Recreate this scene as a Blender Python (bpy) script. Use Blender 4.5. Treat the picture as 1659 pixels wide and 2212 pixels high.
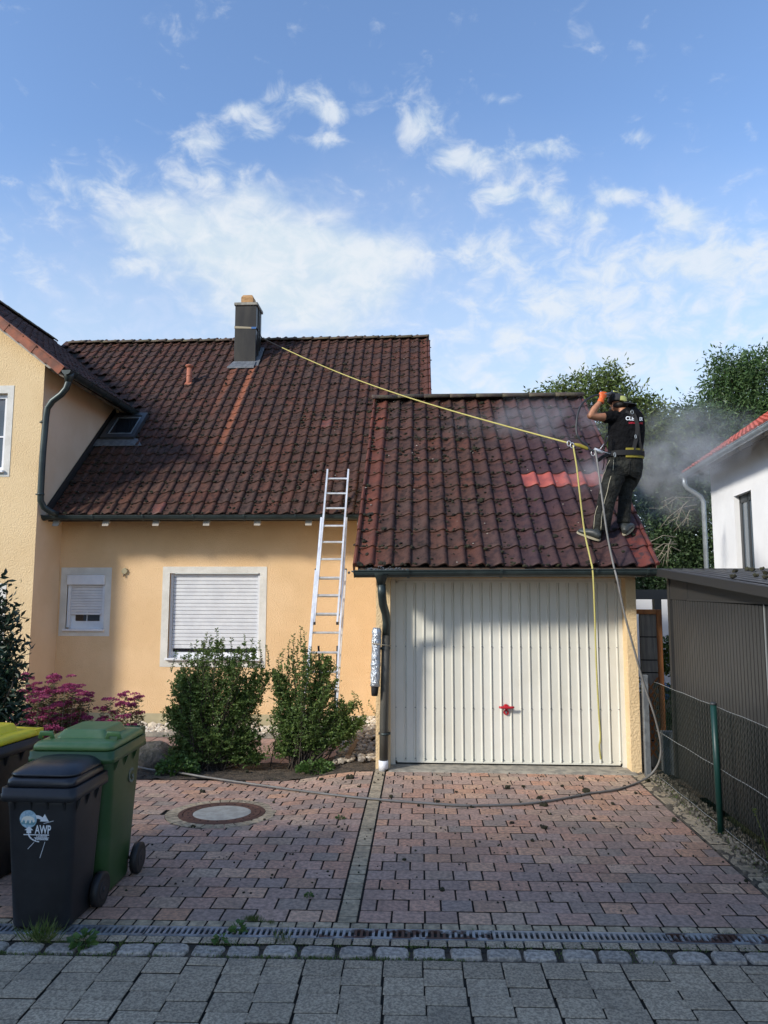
import bpy, math, random
import numpy as np
from mathutils import Vector, Matrix, Euler
from math import sin, cos, tan, atan2, radians, pi, sqrt
random.seed(7); RNG = np.random.default_rng(11)
for o in list(bpy.data.objects): bpy.data.objects.remove(o)
SC = bpy.context.scene; COL = SC.collection

# ------------------------------------------------------------------ camera, world, sun, exposure
FPX, CAMZ, YAW, PITCH, ROLL = 1534.0, 2.0, radians(2.93), math.atan(164/1534.0), 0.002
_F = np.array([-sin(YAW)*cos(PITCH), cos(YAW)*cos(PITCH), sin(PITCH)])
_R0 = np.array([cos(YAW), sin(YAW), 0.0]); _U0 = np.cross(_R0, _F)
_R = cos(ROLL)*_R0+sin(ROLL)*_U0; _U = -sin(ROLL)*_R0+cos(ROLL)*_U0
CAMP = np.array([0, 0, CAMZ])
def ray(x, y): return _F+_R*(x-829.5)/FPX-_U*(y-1106)/FPX      # direction in which the photo shows (x, y)
def atY(x, y, Y): d = ray(x, y); return Vector(CAMP+d*(Y/d[1]))
def atX(x, y, X): d = ray(x, y); return Vector(CAMP+d*(X/d[0]))
def atZ(x, y, Z=0.0): d = ray(x, y); return Vector(CAMP+d*((Z-CAMZ)/d[2]))
def atP(x, y, p0, n):
    d = ray(x, y); n = np.array(n); t = (np.dot(n, np.array(p0))-np.dot(n, CAMP))/np.dot(n, d); return Vector(CAMP+d*t)

cam_data = bpy.data.cameras.new('camera'); cam = bpy.data.objects.new('camera', cam_data); COL.objects.link(cam)
cam_data.sensor_fit = 'HORIZONTAL'; cam_data.sensor_width = 36; cam_data.lens = 36*FPX/1659
cam_data.clip_end = 3000; cam_data.clip_start = 0.05
m = Matrix(((_R[0], _U[0], -_F[0], 0), (_R[1], _U[1], -_F[1], 0), (_R[2], _U[2], -_F[2], CAMZ), (0, 0, 0, 1)))
cam.matrix_world = m; SC.camera = cam

SUN_EL, SUN_V = radians(28.5), (-0.81, -0.587)
SUN_STRENGTH, SKY_STRENGTH, EXPOSURE = 2.45, 0.15, 0.88
sd = bpy.data.lights.new('sun', 'SUN'); sd.energy = SUN_STRENGTH; sd.angle = radians(7.5); sd.color = (1.0, 0.93, 0.82)
sun = bpy.data.objects.new('sun', sd); COL.objects.link(sun)
sun.rotation_euler = Vector((SUN_V[0]*cos(SUN_EL), SUN_V[1]*cos(SUN_EL), sin(SUN_EL))).to_track_quat('Z', 'Y').to_euler()
sun.location = (-20, -14, 13)
SC.view_settings.view_transform = 'Standard'; SC.view_settings.look = 'None'
SC.view_settings.exposure = EXPOSURE; SC.view_settings.gamma = 1; SC.view_settings.use_curve_mapping = False

class NT:
    """tiny helper for node trees"""
    def __init__(s, nt): s.nt = nt
    def n(s, t, **k):
        nd = s.nt.nodes.new(t)
        for a, v in k.items(): setattr(nd, a, v)
        return nd
    def l(s, a, b): s.nt.links.new(a, b)
    def put(s, sock, v):
        if isinstance(v, bpy.types.NodeSocket): s.l(v, sock)
        elif isinstance(v, (tuple, list)) and len(v) == 3 and sock.type == 'RGBA': sock.default_value = (*v, 1)
        else: sock.default_value = v
    def math(s, op, a, b=0.0, c=None, clamp=False):
        nd = s.n('ShaderNodeMath', operation=op, use_clamp=clamp); s.put(nd.inputs[0], a); s.put(nd.inputs[1], b)
        if c is not None: s.put(nd.inputs[2], c)
        return nd.outputs[0]
    def mix(s, f, a, b, mode='MIX'):
        nd = s.n('ShaderNodeMix', data_type='RGBA', blend_type=mode); nd.clamp_factor = True
        s.put(nd.inputs[0], f); s.put(nd.inputs[6], a); s.put(nd.inputs[7], b); return nd.outputs[2]
    def noise(s, vec, scale, detail=4, rough=.55, dist=0.0):
        nd = s.n('ShaderNodeTexNoise'); s.l(vec, nd.inputs['Vector']); nd.inputs['Scale'].default_value = scale
        nd.inputs['Detail'].default_value = detail; nd.inputs['Roughness'].default_value = rough; nd.inputs['Distortion'].default_value = dist
        return nd.outputs[0]
    def step(s, v, lo, hi):
        nd = s.n('ShaderNodeMapRange', interpolation_type='SMOOTHSTEP'); s.put(nd.inputs[0], v)
        s.put(nd.inputs[1], lo); s.put(nd.inputs[2], hi); return nd.outputs[0]
    def ramp(s, v, stops):
        nd = s.n('ShaderNodeValToRGB'); s.put(nd.inputs[0], v); e = nd.color_ramp.elements
        while len(e) < len(stops): e.new(.5)
        for k, (p, c) in enumerate(stops): e[k].position = p; e[k].color = (*c, 1)
        return nd.outputs[0]

world = bpy.data.worlds.new('World'); SC.world = world; world.use_nodes = True
def build_world():
    nt = world.node_tree; nt.nodes.clear(); T = NT(nt)
    out = T.n('ShaderNodeOutputWorld'); bg = T.n('ShaderNodeBackground'); T.l(bg.outputs[0], out.inputs[0])
    sky = T.n('ShaderNodeTexSky'); sky.sky_type = 'NISHITA'; sky.sun_disc = False
    sky.sun_elevation = SUN_EL; sky.sun_rotation = atan2(SUN_V[0], SUN_V[1]) % (2*pi)
    sky.air_density = 1.0; sky.dust_density = 0.35; sky.ozone_density = 2.2
    tc = T.n('ShaderNodeTexCoord'); sep = T.n('ShaderNodeSeparateXYZ'); T.l(tc.outputs['Generated'], sep.inputs[0])
    x, y, z = sep.outputs
    zz = T.math('ADD', T.math('MAXIMUM', z, 0.0), 0.16)
    cx = T.math('DIVIDE', x, zz); cy = T.math('DIVIDE', y, zz)
    cmb = T.n('ShaderNodeCombineXYZ'); T.l(cx, cmb.inputs[0]); T.l(cy, cmb.inputs[1]); p = cmb.outputs[0]
    ay = T.math('MAXIMUM', T.math('ABSOLUTE', y), 0.02)
    u = T.math('DIVIDE', x, ay); v = T.math('DIVIDE', z, ay)
    def blob(px, py, rx, ry, amp):
        d = ray(px, py); u0, v0 = d[0]/d[1], d[2]/d[1]
        d1 = ray(px+rx, py); d2 = ray(px, py-ry); a = abs(d1[0]/d1[1]-u0); b = abs(d2[2]/d2[1]-v0)
        e = T.math('ADD', T.math('POWER', T.math('DIVIDE', T.math('SUBTRACT', u, u0), a), 2.0), T.math('POWER', T.math('DIVIDE', T.math('SUBTRACT', v, v0), b), 2.0))
        return T.math('MULTIPLY', T.math('EXPONENT', T.math('MULTIPLY', e, -1.0)), amp)
    def total(bl):
        s = None
        for b in bl:
            q = blob(*b); s = q if s is None else T.math('ADD', s, q)
        return s
    mp = T.n('ShaderNodeMapping'); mp.inputs['Scale'].default_value = (1, 1, 1.5); mp.inputs['Rotation'].default_value = (0, .25, 0); T.l(tc.outputs['Generated'], mp.inputs[0]); dv = mp.outputs[0]
    n1 = T.noise(dv, 6.5, 8, .58, .25); n2 = T.noise(dv, 25.0, 9, .60, .45); n3 = T.noise(p, 1.5, 3, .5, .0)
    big = total([(600, 555, 290, 125, 1.15), (310, 460, 140, 70, .55), (820, 600, 130, 100, .5), (560, 420, 110, 45, .35), (640, 700, 260, 70, .45)])
    fld = total([(1280, 600, 330, 110, .145), (1040, 540, 90, 50, .14), (1350, 730, 480, 110, .17), (1480, 560, 160, 60, .10), (1150, 820, 300, 60, .10), (800, 300, 520, 150, .022), (1350, 480, 330, 100, .05), (1580, 560, 120, 90, .12), (230, 400, 170, 45, .13), (60, 540, 140, 160, .10), (280, 570, 70, 60, .14),
                 (660, 215, 110, 38, .20), (515, 238, 60, 26, .21), (440, 305, 70, 32, .22), (565, 287, 38, 32, .20), (700, 305, 48, 28, .20), (722, 248, 45, 20, .19),
                 (915, 262, 60, 55, .23), (1000, 345, 72, 30, .24), (1180, 318, 85, 28, .22), (1085, 420, 60, 20, .24), (1380, 297, 42, 22, .20), (1072, 213, 40, 16, .17),
                 (1330, 418, 60, 22, .20), (1465, 462, 60, 30, .23), (1195, 440, 45, 30, .2), (470, 380, 90, 40, .17), (1290, 470, 40, 25, .18)])
    a = T.math('ADD', T.math('ADD', T.math('MULTIPLY', n1, .28), T.math('MULTIPLY', n2, .80)), T.math('MULTIPLY', fld, 1.22))
    puffs = T.math('MULTIPLY', T.step(a, .605, .95), .80)
    bb = T.math('ADD', T.math('MULTIPLY', big, .62), T.math('MULTIPLY', T.math('SUBTRACT', n1, .5), 1.15))
    bb = T.math('ADD', bb, T.math('MULTIPLY', T.math('SUBTRACT', n2, .5), .45))
    mass = T.math('MULTIPLY', T.step(bb, .10, .72), .93)
    veil = T.math('MULTIPLY', T.step(T.math('ADD', T.math('MULTIPLY', v, -1.0), T.math('MULTIPLY', n3, .25)), -.62, .02), .74)
    m_ = T.math('SUBTRACT', 1.0, T.math('MULTIPLY', T.math('MULTIPLY', T.math('SUBTRACT', 1.0, puffs), T.math('SUBTRACT', 1.0, mass)), T.math('SUBTRACT', 1.0, veil)))
    white = T.mix(T.step(n2, .35, .65), (2.55, 2.95, 3.25), (3.0, 3.2, 3.4))
    tint = T.mix(1.0, sky.outputs[0], (.86, .905, .975), 'MULTIPLY')
    c = T.mix(m_, tint, white); T.l(c, bg.inputs[0]); bg.inputs[1].default_value = SKY_STRENGTH
build_world()

# ------------------------------------------------------------------ mesh and object helpers
WM = {}                                                # world matrices while building
def wm(o): return WM.get(o.name, Matrix.Identity(4))
def link(o, parent=None, mw=None):
    COL.objects.link(o)
    if parent is not None:
        o.parent = parent; o.matrix_parent_inverse = wm(parent).inverted()
    if mw is not None: o.matrix_basis = mw
    WM[o.name] = mw.copy() if mw is not None else Matrix.Identity(4)
    return o
def tag(o, label=None, cat=None, group=None, kind=None):
    if label: o['label'] = label
    if cat: o['category'] = cat
    if group: o['group'] = group
    if kind: o['kind'] = kind
    return o
def thing(name, label, cat, loc=(0, 0, 0), group=None):
    o = bpy.data.objects.new(name, None); o.empty_display_size = .2
    link(o, None, Matrix.Translation(Vector(loc))); return tag(o, label, cat, group)
class MB:
    def __init__(s): s.v = []; s.f = []; s.sm = []
    def add(s, vs, fs, smooth=False):
        b = len(s.v); s.v += [tuple(q) for q in vs]; s.f += [tuple(b+i for i in f) for f in fs]; s.sm += [smooth]*len(fs); return s
    def box(s, x0, x1, y0, y1, z0, z1, M=None):
        vs = [(x0, y0, z0), (x1, y0, z0), (x1, y1, z0), (x0, y1, z0), (x0, y0, z1), (x1, y0, z1), (x1, y1, z1), (x0, y1, z1)]
        if M is not None: vs = [M @ Vector(q) for q in vs]
        return s.add(vs, [(3, 2, 1, 0), (4, 5, 6, 7), (0, 1, 5, 4), (1, 2, 6, 5), (2, 3, 7, 6), (3, 0, 4, 7)])
    def bbox(s, x0, x1, y0, y1, z0, z1, b=.004, M=None):         # box with chamfered edges
        X = (x0, x1); Y = (y0, y1); Z = (z0, z1); vs = []; idx = {}
        for i in (0, 1):
            for j in (0, 1):
                for k in (0, 1):
                    sx, sy, sz = (1-2*i)*b, (1-2*j)*b, (1-2*k)*b
                    for a in range(3):
                        q = [X[i]+sx, Y[j]+sy, Z[k]+sz]; q[a] = (X, Y, Z)[a][(i, j, k)[a]]
                        idx[(i, j, k, a)] = len(vs); vs.append(q)
        fs = []
        cyc = [(0, 0), (1, 0), (1, 1), (0, 1)]
        for a in range(3):
            o1, o2 = [q for q in range(3) if q != a]
            for e in (0, 1):
                f = []
                for (p, q) in cyc:
                    t = [0, 0, 0]; t[a] = e; t[o1] = p; t[o2] = q; f.append(idx[(*t, a)])
                if (e == 0) != (a == 1): f.reverse()
                fs.append(tuple(f))
        for a in range(3):                                       # edge strips
            o1, o2 = [q for q in range(3) if q != a]
            for p in (0, 1):
                for q in (0, 1):
                    t0 = [0, 0, 0]; t0[o1] = p; t0[o2] = q; t1 = list(t0); t1[a] = 1
                    f = [idx[(*t0, o1)], idx[(*t1, o1)], idx[(*t1, o2)], idx[(*t0, o2)]]
                    fs.append(tuple(f))
        for i in (0, 1):
            for j in (0, 1):
                for k in (0, 1): fs.append((idx[(i, j, k, 0)], idx[(i, j, k, 1)], idx[(i, j, k, 2)]))
        if M is not None: vs = [M @ Vector(q) for q in vs]
        return s.add(vs, fs)
    def tube(s, path, r, n=8, caps=True, smooth=True, up=None):
        P = [Vector(q) for q in path]; k = len(P); rs = r if isinstance(r, (list, tuple)) else [r]*k
        T = [(P[min(i+1, k-1)]-P[max(i-1, 0)]).normalized() for i in range(k)]
        u = Vector(up) if up else (Vector((0, 0, 1)) if abs(T[0].z) < .9 else Vector((1, 0, 0)))
        N = (u-T[0]*u.dot(T[0])).normalized(); vs = []
        for i in range(k):
            N = (N-T[i]*N.dot(T[i])).normalized(); B = T[i].cross(N)
            ra, rb = rs[i] if isinstance(rs[i], (list, tuple)) else (rs[i], rs[i])
            for j in range(n):
                a = 2*pi*j/n; vs.append(P[i]+N*(cos(a)*ra)+B*(sin(a)*rb))
        fs = [(i*n+j, i*n+(j+1) % n, (i+1)*n+(j+1) % n, (i+1)*n+j) for i in range(k-1) for j in range(n)]
        s.add(vs, fs, smooth)
        if caps:
            b = len(s.v)-k*n
            s.f += [tuple(b+j for j in reversed(range(n))), tuple(b+(k-1)*n+j for j in range(n))]; s.sm += [False, False]
        return s
    def loft(s, rings, smooth=True, caps=True, close=True):
        n = len(rings[0]); vs = [q for r_ in rings for q in r_]; k = len(rings); m_ = n if close else n-1
        fs = [(i*n+j, i*n+(j+1) % n, (i+1)*n+(j+1) % n, (i+1)*n+j) for i in range(k-1) for j in range(m_)]
        b = len(s.v); s.add(vs, fs, smooth)
        if caps: s.f += [tuple(b+j for j in reversed(range(n))), tuple(b+(k-1)*n+j for j in range(n))]; s.sm += [False, False]
        return s
    def prism(s, pts, d, M=None):                                # polygon (list of 3D) extruded by vector d
        P = [Vector(q) for q in pts]; n = len(P); d = Vector(d); vs = P+[q+d for q in P]
        if M is not None: vs = [M @ q for q in vs]
        return s.add(vs, [tuple(range(n)), tuple(reversed(range(n, 2*n)))]+[(i, n+i, n+(i+1) % n, (i+1) % n) for i in range(n)])
    def mesh(s, name, mat):
        me = bpy.data.meshes.new(name); me.from_pydata(s.v, [], s.f)
        me.polygons.foreach_set('use_smooth', s.sm); me.materials.append(mat); me.update()
        import bmesh
        bm = bmesh.new(); bm.from_mesh(me); bmesh.ops.recalc_face_normals(bm, faces=bm.faces); bm.to_mesh(me); bm.free()
        return me
    def build(s, name, mat, parent=None, mw=None, kind=None):
        o = bpy.data.objects.new(name, s.mesh(name, mat)); link(o, parent, mw)
        if kind: o['kind'] = kind
        return o
def fast_mesh(name, V, F, mat, smooth=False):                    # V (n,3), F (m,k) arrays of one face size
    me = bpy.data.meshes.new(name); V = np.asarray(V, np.float32); F = np.asarray(F, np.int32); k = F.shape[1]
    me.vertices.add(len(V)); me.vertices.foreach_set('co', V.ravel()); me.loops.add(F.size); me.loops.foreach_set('vertex_index', F.ravel())
    me.polygons.add(len(F)); me.polygons.foreach_set('loop_start', np.arange(0, F.size, k, dtype=np.int32))
    me.polygons.foreach_set('loop_total', np.full(len(F), k, np.int32))
    me.polygons.foreach_set('use_smooth', np.full(len(F), bool(smooth)))
    me.update(calc_edges=True); me.materials.append(mat); return me
def fast_obj(name, V, F, mat, parent=None, kind=None, smooth=False):
    o = bpy.data.objects.new(name, fast_mesh(name, V, F, mat, smooth)); link(o, parent)
    if kind: o['kind'] = kind
    return o
def inst(me, name, parent, mw):
    return link(bpy.data.objects.new(name, me), parent, mw)
def rects_with_holes(x0, x1, z0, z1, holes):
    xs = sorted({x0, x1, *[h[0] for h in holes], *[h[1] for h in holes]}); zs = sorted({z0, z1, *[h[2] for h in holes], *[h[3] for h in holes]})
    for i in range(len(xs)-1):
        for j in range(len(zs)-1):
            cx, cz = (xs[i]+xs[i+1])/2, (zs[j]+zs[j+1])/2
            if not any(h[0] < cx < h[1] and h[2] < cz < h[3] for h in holes): yield xs[i], xs[i+1], zs[j], zs[j+1]
def joined(me_src, mats):                                        # many copies of one mesh as arrays
    n = len(me_src.vertices); V = np.empty(n*3); me_src.vertices.foreach_get('co', V); V = np.c_[V.reshape(-1, 3), np.ones(n)]
    F = []
    for p in me_src.polygons:
        q = list(p.vertices)
        for i in range(1, len(q)-1): F.append((q[0], q[i], q[i+1]))
    F = np.array(F); VV = np.concatenate([(V @ np.array(M).T)[:, :3] for M in mats]); FF = np.concatenate([F+i*n for i in range(len(mats))])
    return VV, FF
ICO = None
def ico():
    global ICO
    if ICO is None:
        import bmesh
        bm = bmesh.new(); bmesh.ops.create_icosphere(bm, subdivisions=1, radius=1)
        ICO = (np.array([v.co[:] for v in bm.verts]), np.array([[v.index for v in f.verts] for f in bm.faces])); bm.free()
    return ICO
def lumps(P, S, seed=1, jit=.35, flat=None):                     # irregular little stones / clumps: P (n,3), S (n,) or (n,3)
    V0, F0 = ico(); g = np.random.default_rng(seed); n = len(P); S = np.asarray(S, float)
    if S.ndim == 1: S = np.repeat(S[:, None], 3, 1)
    V = V0[None]*(1+g.uniform(-jit, jit, (n, len(V0), 1)))
    a = g.uniform(0, 2*pi, n); c, s_ = np.cos(a), np.sin(a)
    V = V*S[:, None, :]
    X = V[..., 0]*c[:, None]-V[..., 1]*s_[:, None]; Y = V[..., 0]*s_[:, None]+V[..., 1]*c[:, None]
    V = np.stack([X, Y, V[..., 2]], -1)+np.asarray(P)[:, None, :]
    F = F0[None]+(np.arange(n)*len(V0))[:, None, None]
    return V.reshape(-1, 3), F.reshape(-1, 3)

# ------------------------------------------------------------------ materials
def mat(name, c, c2=None, ns=6.0, mf=1.0, rough=.8, bump=None, metal=0.0, spec=.5, rnd=0.0, ramp=None, trans=0.0, coat=0.0, stretch=None, emit=None, nlo=.35, nhi=.65, stain=None):
    m_ = bpy.data.materials.new(name); m_.use_nodes = True; nt = m_.node_tree; nt.nodes.clear(); T = NT(nt)
    out = T.n('ShaderNodeOutputMaterial'); b = T.n('ShaderNodeBsdfPrincipled'); T.l(b.outputs[0], out.inputs[0])
    geo = T.n('ShaderNodeNewGeometry'); pos = geo.outputs['Position']
    if stretch:
        mp = T.n('ShaderNodeMapping'); mp.inputs['Scale'].default_value = stretch; T.l(pos, mp.inputs[0]); pos = mp.outputs[0]
    oi = T.n('ShaderNodeObjectInfo')
    r = T.math('FRACT', T.math('ADD', oi.outputs['Random'], geo.outputs['Random Per Island']))
    col = (*c, 1)
    if ramp: col = T.ramp(r, ramp)
    if c2 is not None:
        f = T.math('MULTIPLY', T.step(T.noise(pos, ns, 6, .6), nlo, nhi), mf); col = T.mix(f, col if ramp else c, c2)
    if stain:
        sp_ = T.noise(geo.outputs['Position'], stain[0], 5, .62, .4); col = T.mix(T.math('MULTIPLY', T.step(sp_, .46, .74), stain[1]), col if isinstance(col, bpy.types.NodeSocket) else c, stain[2])
    if rnd:
        k = T.math('ADD', T.math('MULTIPLY', T.math('FRACT', T.math('MULTIPLY', r, 7.31)), 2*rnd), 1-rnd)
        cb = T.n('ShaderNodeCombineColor'); [T.l(k, cb.inputs[i]) for i in range(3)]
        col = T.mix(1.0, col if isinstance(col, bpy.types.NodeSocket) else c, cb.outputs[0], 'MULTIPLY')
    T.put(b.inputs['Base Color'], col); b.inputs['Roughness'].default_value = rough; b.inputs['Metallic'].default_value = metal
    b.inputs['Specular IOR Level'].default_value = spec
    if coat: b.inputs['Coat Weight'].default_value = coat; b.inputs['Coat Roughness'].default_value = .2
    if emit: b.inputs['Emission Color'].default_value = (*emit, 1); b.inputs['Emission Strength'].default_value = 1
    if bump:
        bm = T.n('ShaderNodeBump'); bm.inputs['Strength'].default_value = bump[1]; bm.inputs['Distance'].default_value = bump[2] if len(bump) > 2 else .01
        T.l(T.noise(pos, bump[0], 5, .6), bm.inputs['Height']); T.l(bm.outputs[0], b.inputs['Normal'])
    if trans:
        tr = T.n('ShaderNodeBsdfTranslucent'); T.put(tr.inputs[0], col); ms = T.n('ShaderNodeMixShader'); ms.inputs[0].default_value = trans
        T.l(b.outputs[0], ms.inputs[1]); T.l(tr.outputs[0], ms.inputs[2]); T.l(ms.outputs[0], out.inputs[0])
    return m_
M = {}
M['stucco'] = mat('stucco', (.81, .565, .325), (.75, .51, .28), stain=(.9, .12, (.5, .36, .2)), ns=1.3, rough=.95, bump=(55, 1.0, .014), spec=.2)
M['stucco_pale'] = mat('stucco_pale', (.77, .585, .345), (.72, .53, .30), ns=1.2, rough=.95, bump=(45, 1.0, .016), spec=.2)
M['stucco_side'] = mat('stucco_side', (.74, .57, .40), (.69, .52, .35), ns=1.5, rough=.95, bump=(90, .4, .004), spec=.2)
M['trim_white'] = mat('trim_white', (.74, .72, .66), (.62, .60, .54), ns=3, rough=.95, bump=(80, .9, .008), spec=.2)
M['plinth'] = mat('plinth', (.50, .44, .28), (.42, .37, .24), ns=2, rough=.95, bump=(60, .5, .004), spec=.2)
M['render_white'] = mat('render_white', (.80, .81, .82), (.74, .75, .76), ns=1.1, rough=.9, bump=(60, .3, .004), spec=.2)
M['pvc'] = mat('pvc', (.76, .78, .80), (.68, .70, .73), ns=4, rough=.4)
M['slat'] = mat('slat', (.70, .71, .72), (.62, .63, .65), ns=5, rough=.45)
M['glass'] = mat('glass', (.015, .018, .022), rough=.04, spec=.8)
M['glass_sky'] = mat('glass_sky', (.10, .13, .16), rough=.05, spec=1.0)
M['zinc_dark'] = mat('zinc_dark', (.045, .062, .060), (.028, .040, .040), ns=4, rough=.42, metal=.35, bump=(12, .15, .004))
M['pipe_worn'] = mat('pipe_worn', (.10, .092, .075), (.060, .060, .052), ns=5, rough=.5, metal=.25, stretch=(1, 1, .3))
M['zinc_grey'] = mat('zinc_grey', (.36, .40, .42), (.28, .31, .33), ns=6, rough=.4, metal=.5)
M['lead'] = mat('lead', (.17, .18, .19), (.10, .11, .12), ns=14, rough=.6, metal=.2, bump=(20, .5, .01))
M['wood_white'] = mat('wood_white', (.36, .33, .28), (.27, .24, .20), ns=8, rough=.7)
M['wood_brown'] = mat('wood_brown', (.09, .055, .035), (.06, .035, .02), ns=8, rough=.7)
M['timber_orange'] = mat('timber_orange', (.42, .17, .055), (.24, .09, .03), ns=9, rough=.7, stretch=(1, 1, .2), bump=(30, .3, .004))
M['board_grey'] = mat('board_grey', (.27, .25, .215), (.17, .155, .135), ns=9, rough=.85, stretch=(3, 3, .3), bump=(40, .4, .004))
M['verge_red'] = mat('verge_red', (.33, .10, .048), (.16, .060, .036), ns=5, rough=.75, bump=(60, .4, .005), rnd=.15)
M['tile_under'] = mat('tile_under', (.018, .014, .013), rough=.95)
M['chimney_sheet'] = mat('chimney_sheet', (.060, .052, .040), (.034, .030, .026), ns=3, rough=.38, metal=.55, stretch=(1, 1, .25), bump=(4, .1, .01))
M['chimney_cap'] = mat('chimney_cap', (.33, .31, .26), (.18, .17, .14), ns=12, rough=.9, bump=(40, .6, .01))
M['clay'] = mat('clay', (.42, .15, .085), (.32, .10, .055), ns=8, rough=.7)
M['sandstone'] = mat('sandstone', (.46, .27, .12), (.34, .19, .08), ns=16, rough=.9, bump=(50, .6, .01))
M['alu'] = mat('alu', (.78, .79, .80), (.62, .63, .64), ns=9, rough=.38, metal=.55)
M['rubber'] = mat('rubber', (.012, .012, .013), rough=.6)
M['black_plastic'] = mat('black_plastic', (.010, .0105, .013), (.018, .019, .022), stain=(6, .16, (.05, .05, .05)), ns=4, rough=.5, bump=(160, .12, .002))
M['black_lid'] = mat('black_lid', (.018, .018, .022), (.028, .028, .032), ns=4, rough=.32, bump=(120, .1, .002))
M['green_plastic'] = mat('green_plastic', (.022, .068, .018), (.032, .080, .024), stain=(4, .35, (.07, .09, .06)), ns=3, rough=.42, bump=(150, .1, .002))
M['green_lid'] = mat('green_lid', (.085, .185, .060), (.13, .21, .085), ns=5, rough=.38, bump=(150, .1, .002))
M['yellow_lid'] = mat('yellow_lid', (.74, .60, .02), (.62, .49, .02), ns=5, rough=.4)
M['print_white'] = mat('print_white', (.72, .76, .80), rough=.6)
M['print_blue'] = mat('print_blue', (.22, .38, .50), (.45, .60, .68), ns=60, rough=.6)
M['print_grey'] = mat('print_grey', (.10, .14, .12), rough=.6)
M['print_teal'] = mat('print_teal', (.14, .30, .34), rough=.6)
M['bear'] = mat('bear', (.80, .78, .68), rough=.6)
M['door_white'] = mat('door_white', (.72, .71, .63), (.64, .63, .55), stain=(2.5, .12, (.42, .38, .28)), ns=2.0, rough=.45, bump=(10, .05, .003), stretch=(1, 1, .4))
M['door_joint'] = mat('door_joint', (.02, .02, .02), rough=.8)
M['red_plastic'] = mat('red_plastic', (.45, .012, .022), rough=.3)
M['concrete'] = mat('concrete', (.36, .33, .27), (.20, .19, .165), ns=9, rough=.95, bump=(70, .5, .005))
M['concrete_lid'] = mat('concrete_lid', (.40, .39, .34), (.30, .29, .25), ns=14, rough=.95, bump=(90, .6, .006))
M['rust_iron'] = mat('rust_iron', (.085, .040, .028), (.13, .062, .042), ns=16, rough=.75, metal=.1, bump=(60, .4, .004))
M['paver_red'] = mat('paver_red', (.3, .2, .18), (.105, .088, .075), ns=34, mf=.55, stain=(1.4, .45, (.22, .15, .11)), rough=.9, bump=(160, .8, .005), spec=.35, rnd=.09,
    ramp=[(0, (.56, .335, .245)), (.16, (.46, .320, .255)), (.32, (.64, .345, .225)), (.46, (.41, .305, .250)), (.60, (.57, .355, .265)), (.74, (.39, .305, .240)), (.88, (.66, .365, .225)), (1, (.60, .44, .32))])
M['paver_grey'] = mat('paver_grey', (.50, .405, .285), (.17, .137, .098), ns=75, mf=.75, nlo=.38, nhi=.62, rough=.92, bump=(120, 1.0, .008), spec=.35, rnd=.16, stain=(2.2, .4, (.17, .15, .12)))
M['paver_edge'] = mat('paver_edge', (.50, .40, .27), (.14, .125, .092), stain=(3, .5, (.12, .11, .075)), ns=26, mf=.6, rough=.92, bump=(150, .8, .006), spec=.3, rnd=.14)
M['paver_path'] = mat('paver_path', (.36, .235, .195), (.26, .17, .14), ns=12, rough=.92, rnd=.12, bump=(100, .5, .004))
M['granite'] = mat('granite', (.44, .385, .315), (.20, .178, .150), ns=45, rough=.75, bump=(35, .8, .012), rnd=.15)
M['sand'] = mat('sand', (.038, .031, .022), (.020, .017, .012), ns=22, rough=1, bump=(90, .7, .006))
M['soil'] = mat('soil', (.105, .080, .055), (.045, .036, .026), ns=11, rough=1, bump=(40, 1, .03))
M['verge_soil'] = mat('verge_soil', (.15, .125, .09), (.075, .062, .045), ns=14, rough=1, bump=(60, 1, .02))
M['lawn_far'] = mat('lawn_far', (.045, .065, .025), (.06, .06, .03), ns=1.5, rough=1)
M['pebble'] = mat('pebble', (.55, .50, .42), rough=.8, rnd=.2, ramp=[(0, (.62, .57, .48)), (.4, (.50, .44, .34)), (.7, (.66, .63, .57)), (1, (.40, .34, .27))])
M['verge_stone'] = mat('verge_stone', (.17, .15, .115), rough=.95, rnd=.35)
M['river_stone'] = mat('river_stone', (.3, .27, .22), rough=.8, rnd=.25, ramp=[(0, (.26, .23, .19)), (.4, (.19, .17, .15)), (.7, (.33, .28, .21)), (1, (.46, .43, .38))])
M['rock'] = mat('rock', (.10, .092, .085), (.045, .045, .035), ns=9, rough=.95, bump=(22, 1, .03))
M['grate'] = mat('grate', (.40, .43, .46), (.26, .27, .28), ns=10, rough=.42, metal=.6)
M['grate_rust'] = mat('grate_rust', (.36, .37, .37), (.085, .045, .035), ns=5, rough=.6, metal=.35, nlo=.46, nhi=.54)
M['void'] = mat('void', (.006, .006, .006), rough=1)
M['shed'] = mat('shed', (.040, .040, .040), (.034, .034, .034), ns=2, rough=.42, metal=.15)
M['shed_dark'] = mat('shed_dark', (.031, .031, .031), (.032, .030, .028), ns=2, rough=.45, metal=.1)
M['shed_roof'] = mat('shed_roof', (.075, .080, .088), (.060, .064, .072), ns=3, rough=.30, metal=.3)
M['fence_green'] = mat('fence_green', (.006, .042, .033), rough=.4)
M['wire_green'] = mat('wire_green', (.004, .012, .008), rough=.5, spec=.2)
M['wire_steel'] = mat('wire_steel', (.34, .36, .36), rough=.45, metal=.4)
M['steel_post'] = mat('steel_post', (.20, .22, .23), (.13, .14, .15), ns=12, rough=.55, metal=.3)
M['anthracite'] = mat('anthracite', (.040, .044, .048), rough=.5)
M['red_tiles'] = mat('red_tiles', (.42, .085, .050), rough=.7, rnd=.18)
M['rope_yellow'] = mat('rope_yellow', (.55, .48, .13), (.30, .27, .10), ns=220, rough=.85)
M['hose_grey'] = mat('hose_grey', (.17, .165, .155), (.13, .125, .115), ns=10, rough=.5)
M['hose_black'] = mat('hose_black', (.022, .024, .026), rough=.45)
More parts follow.
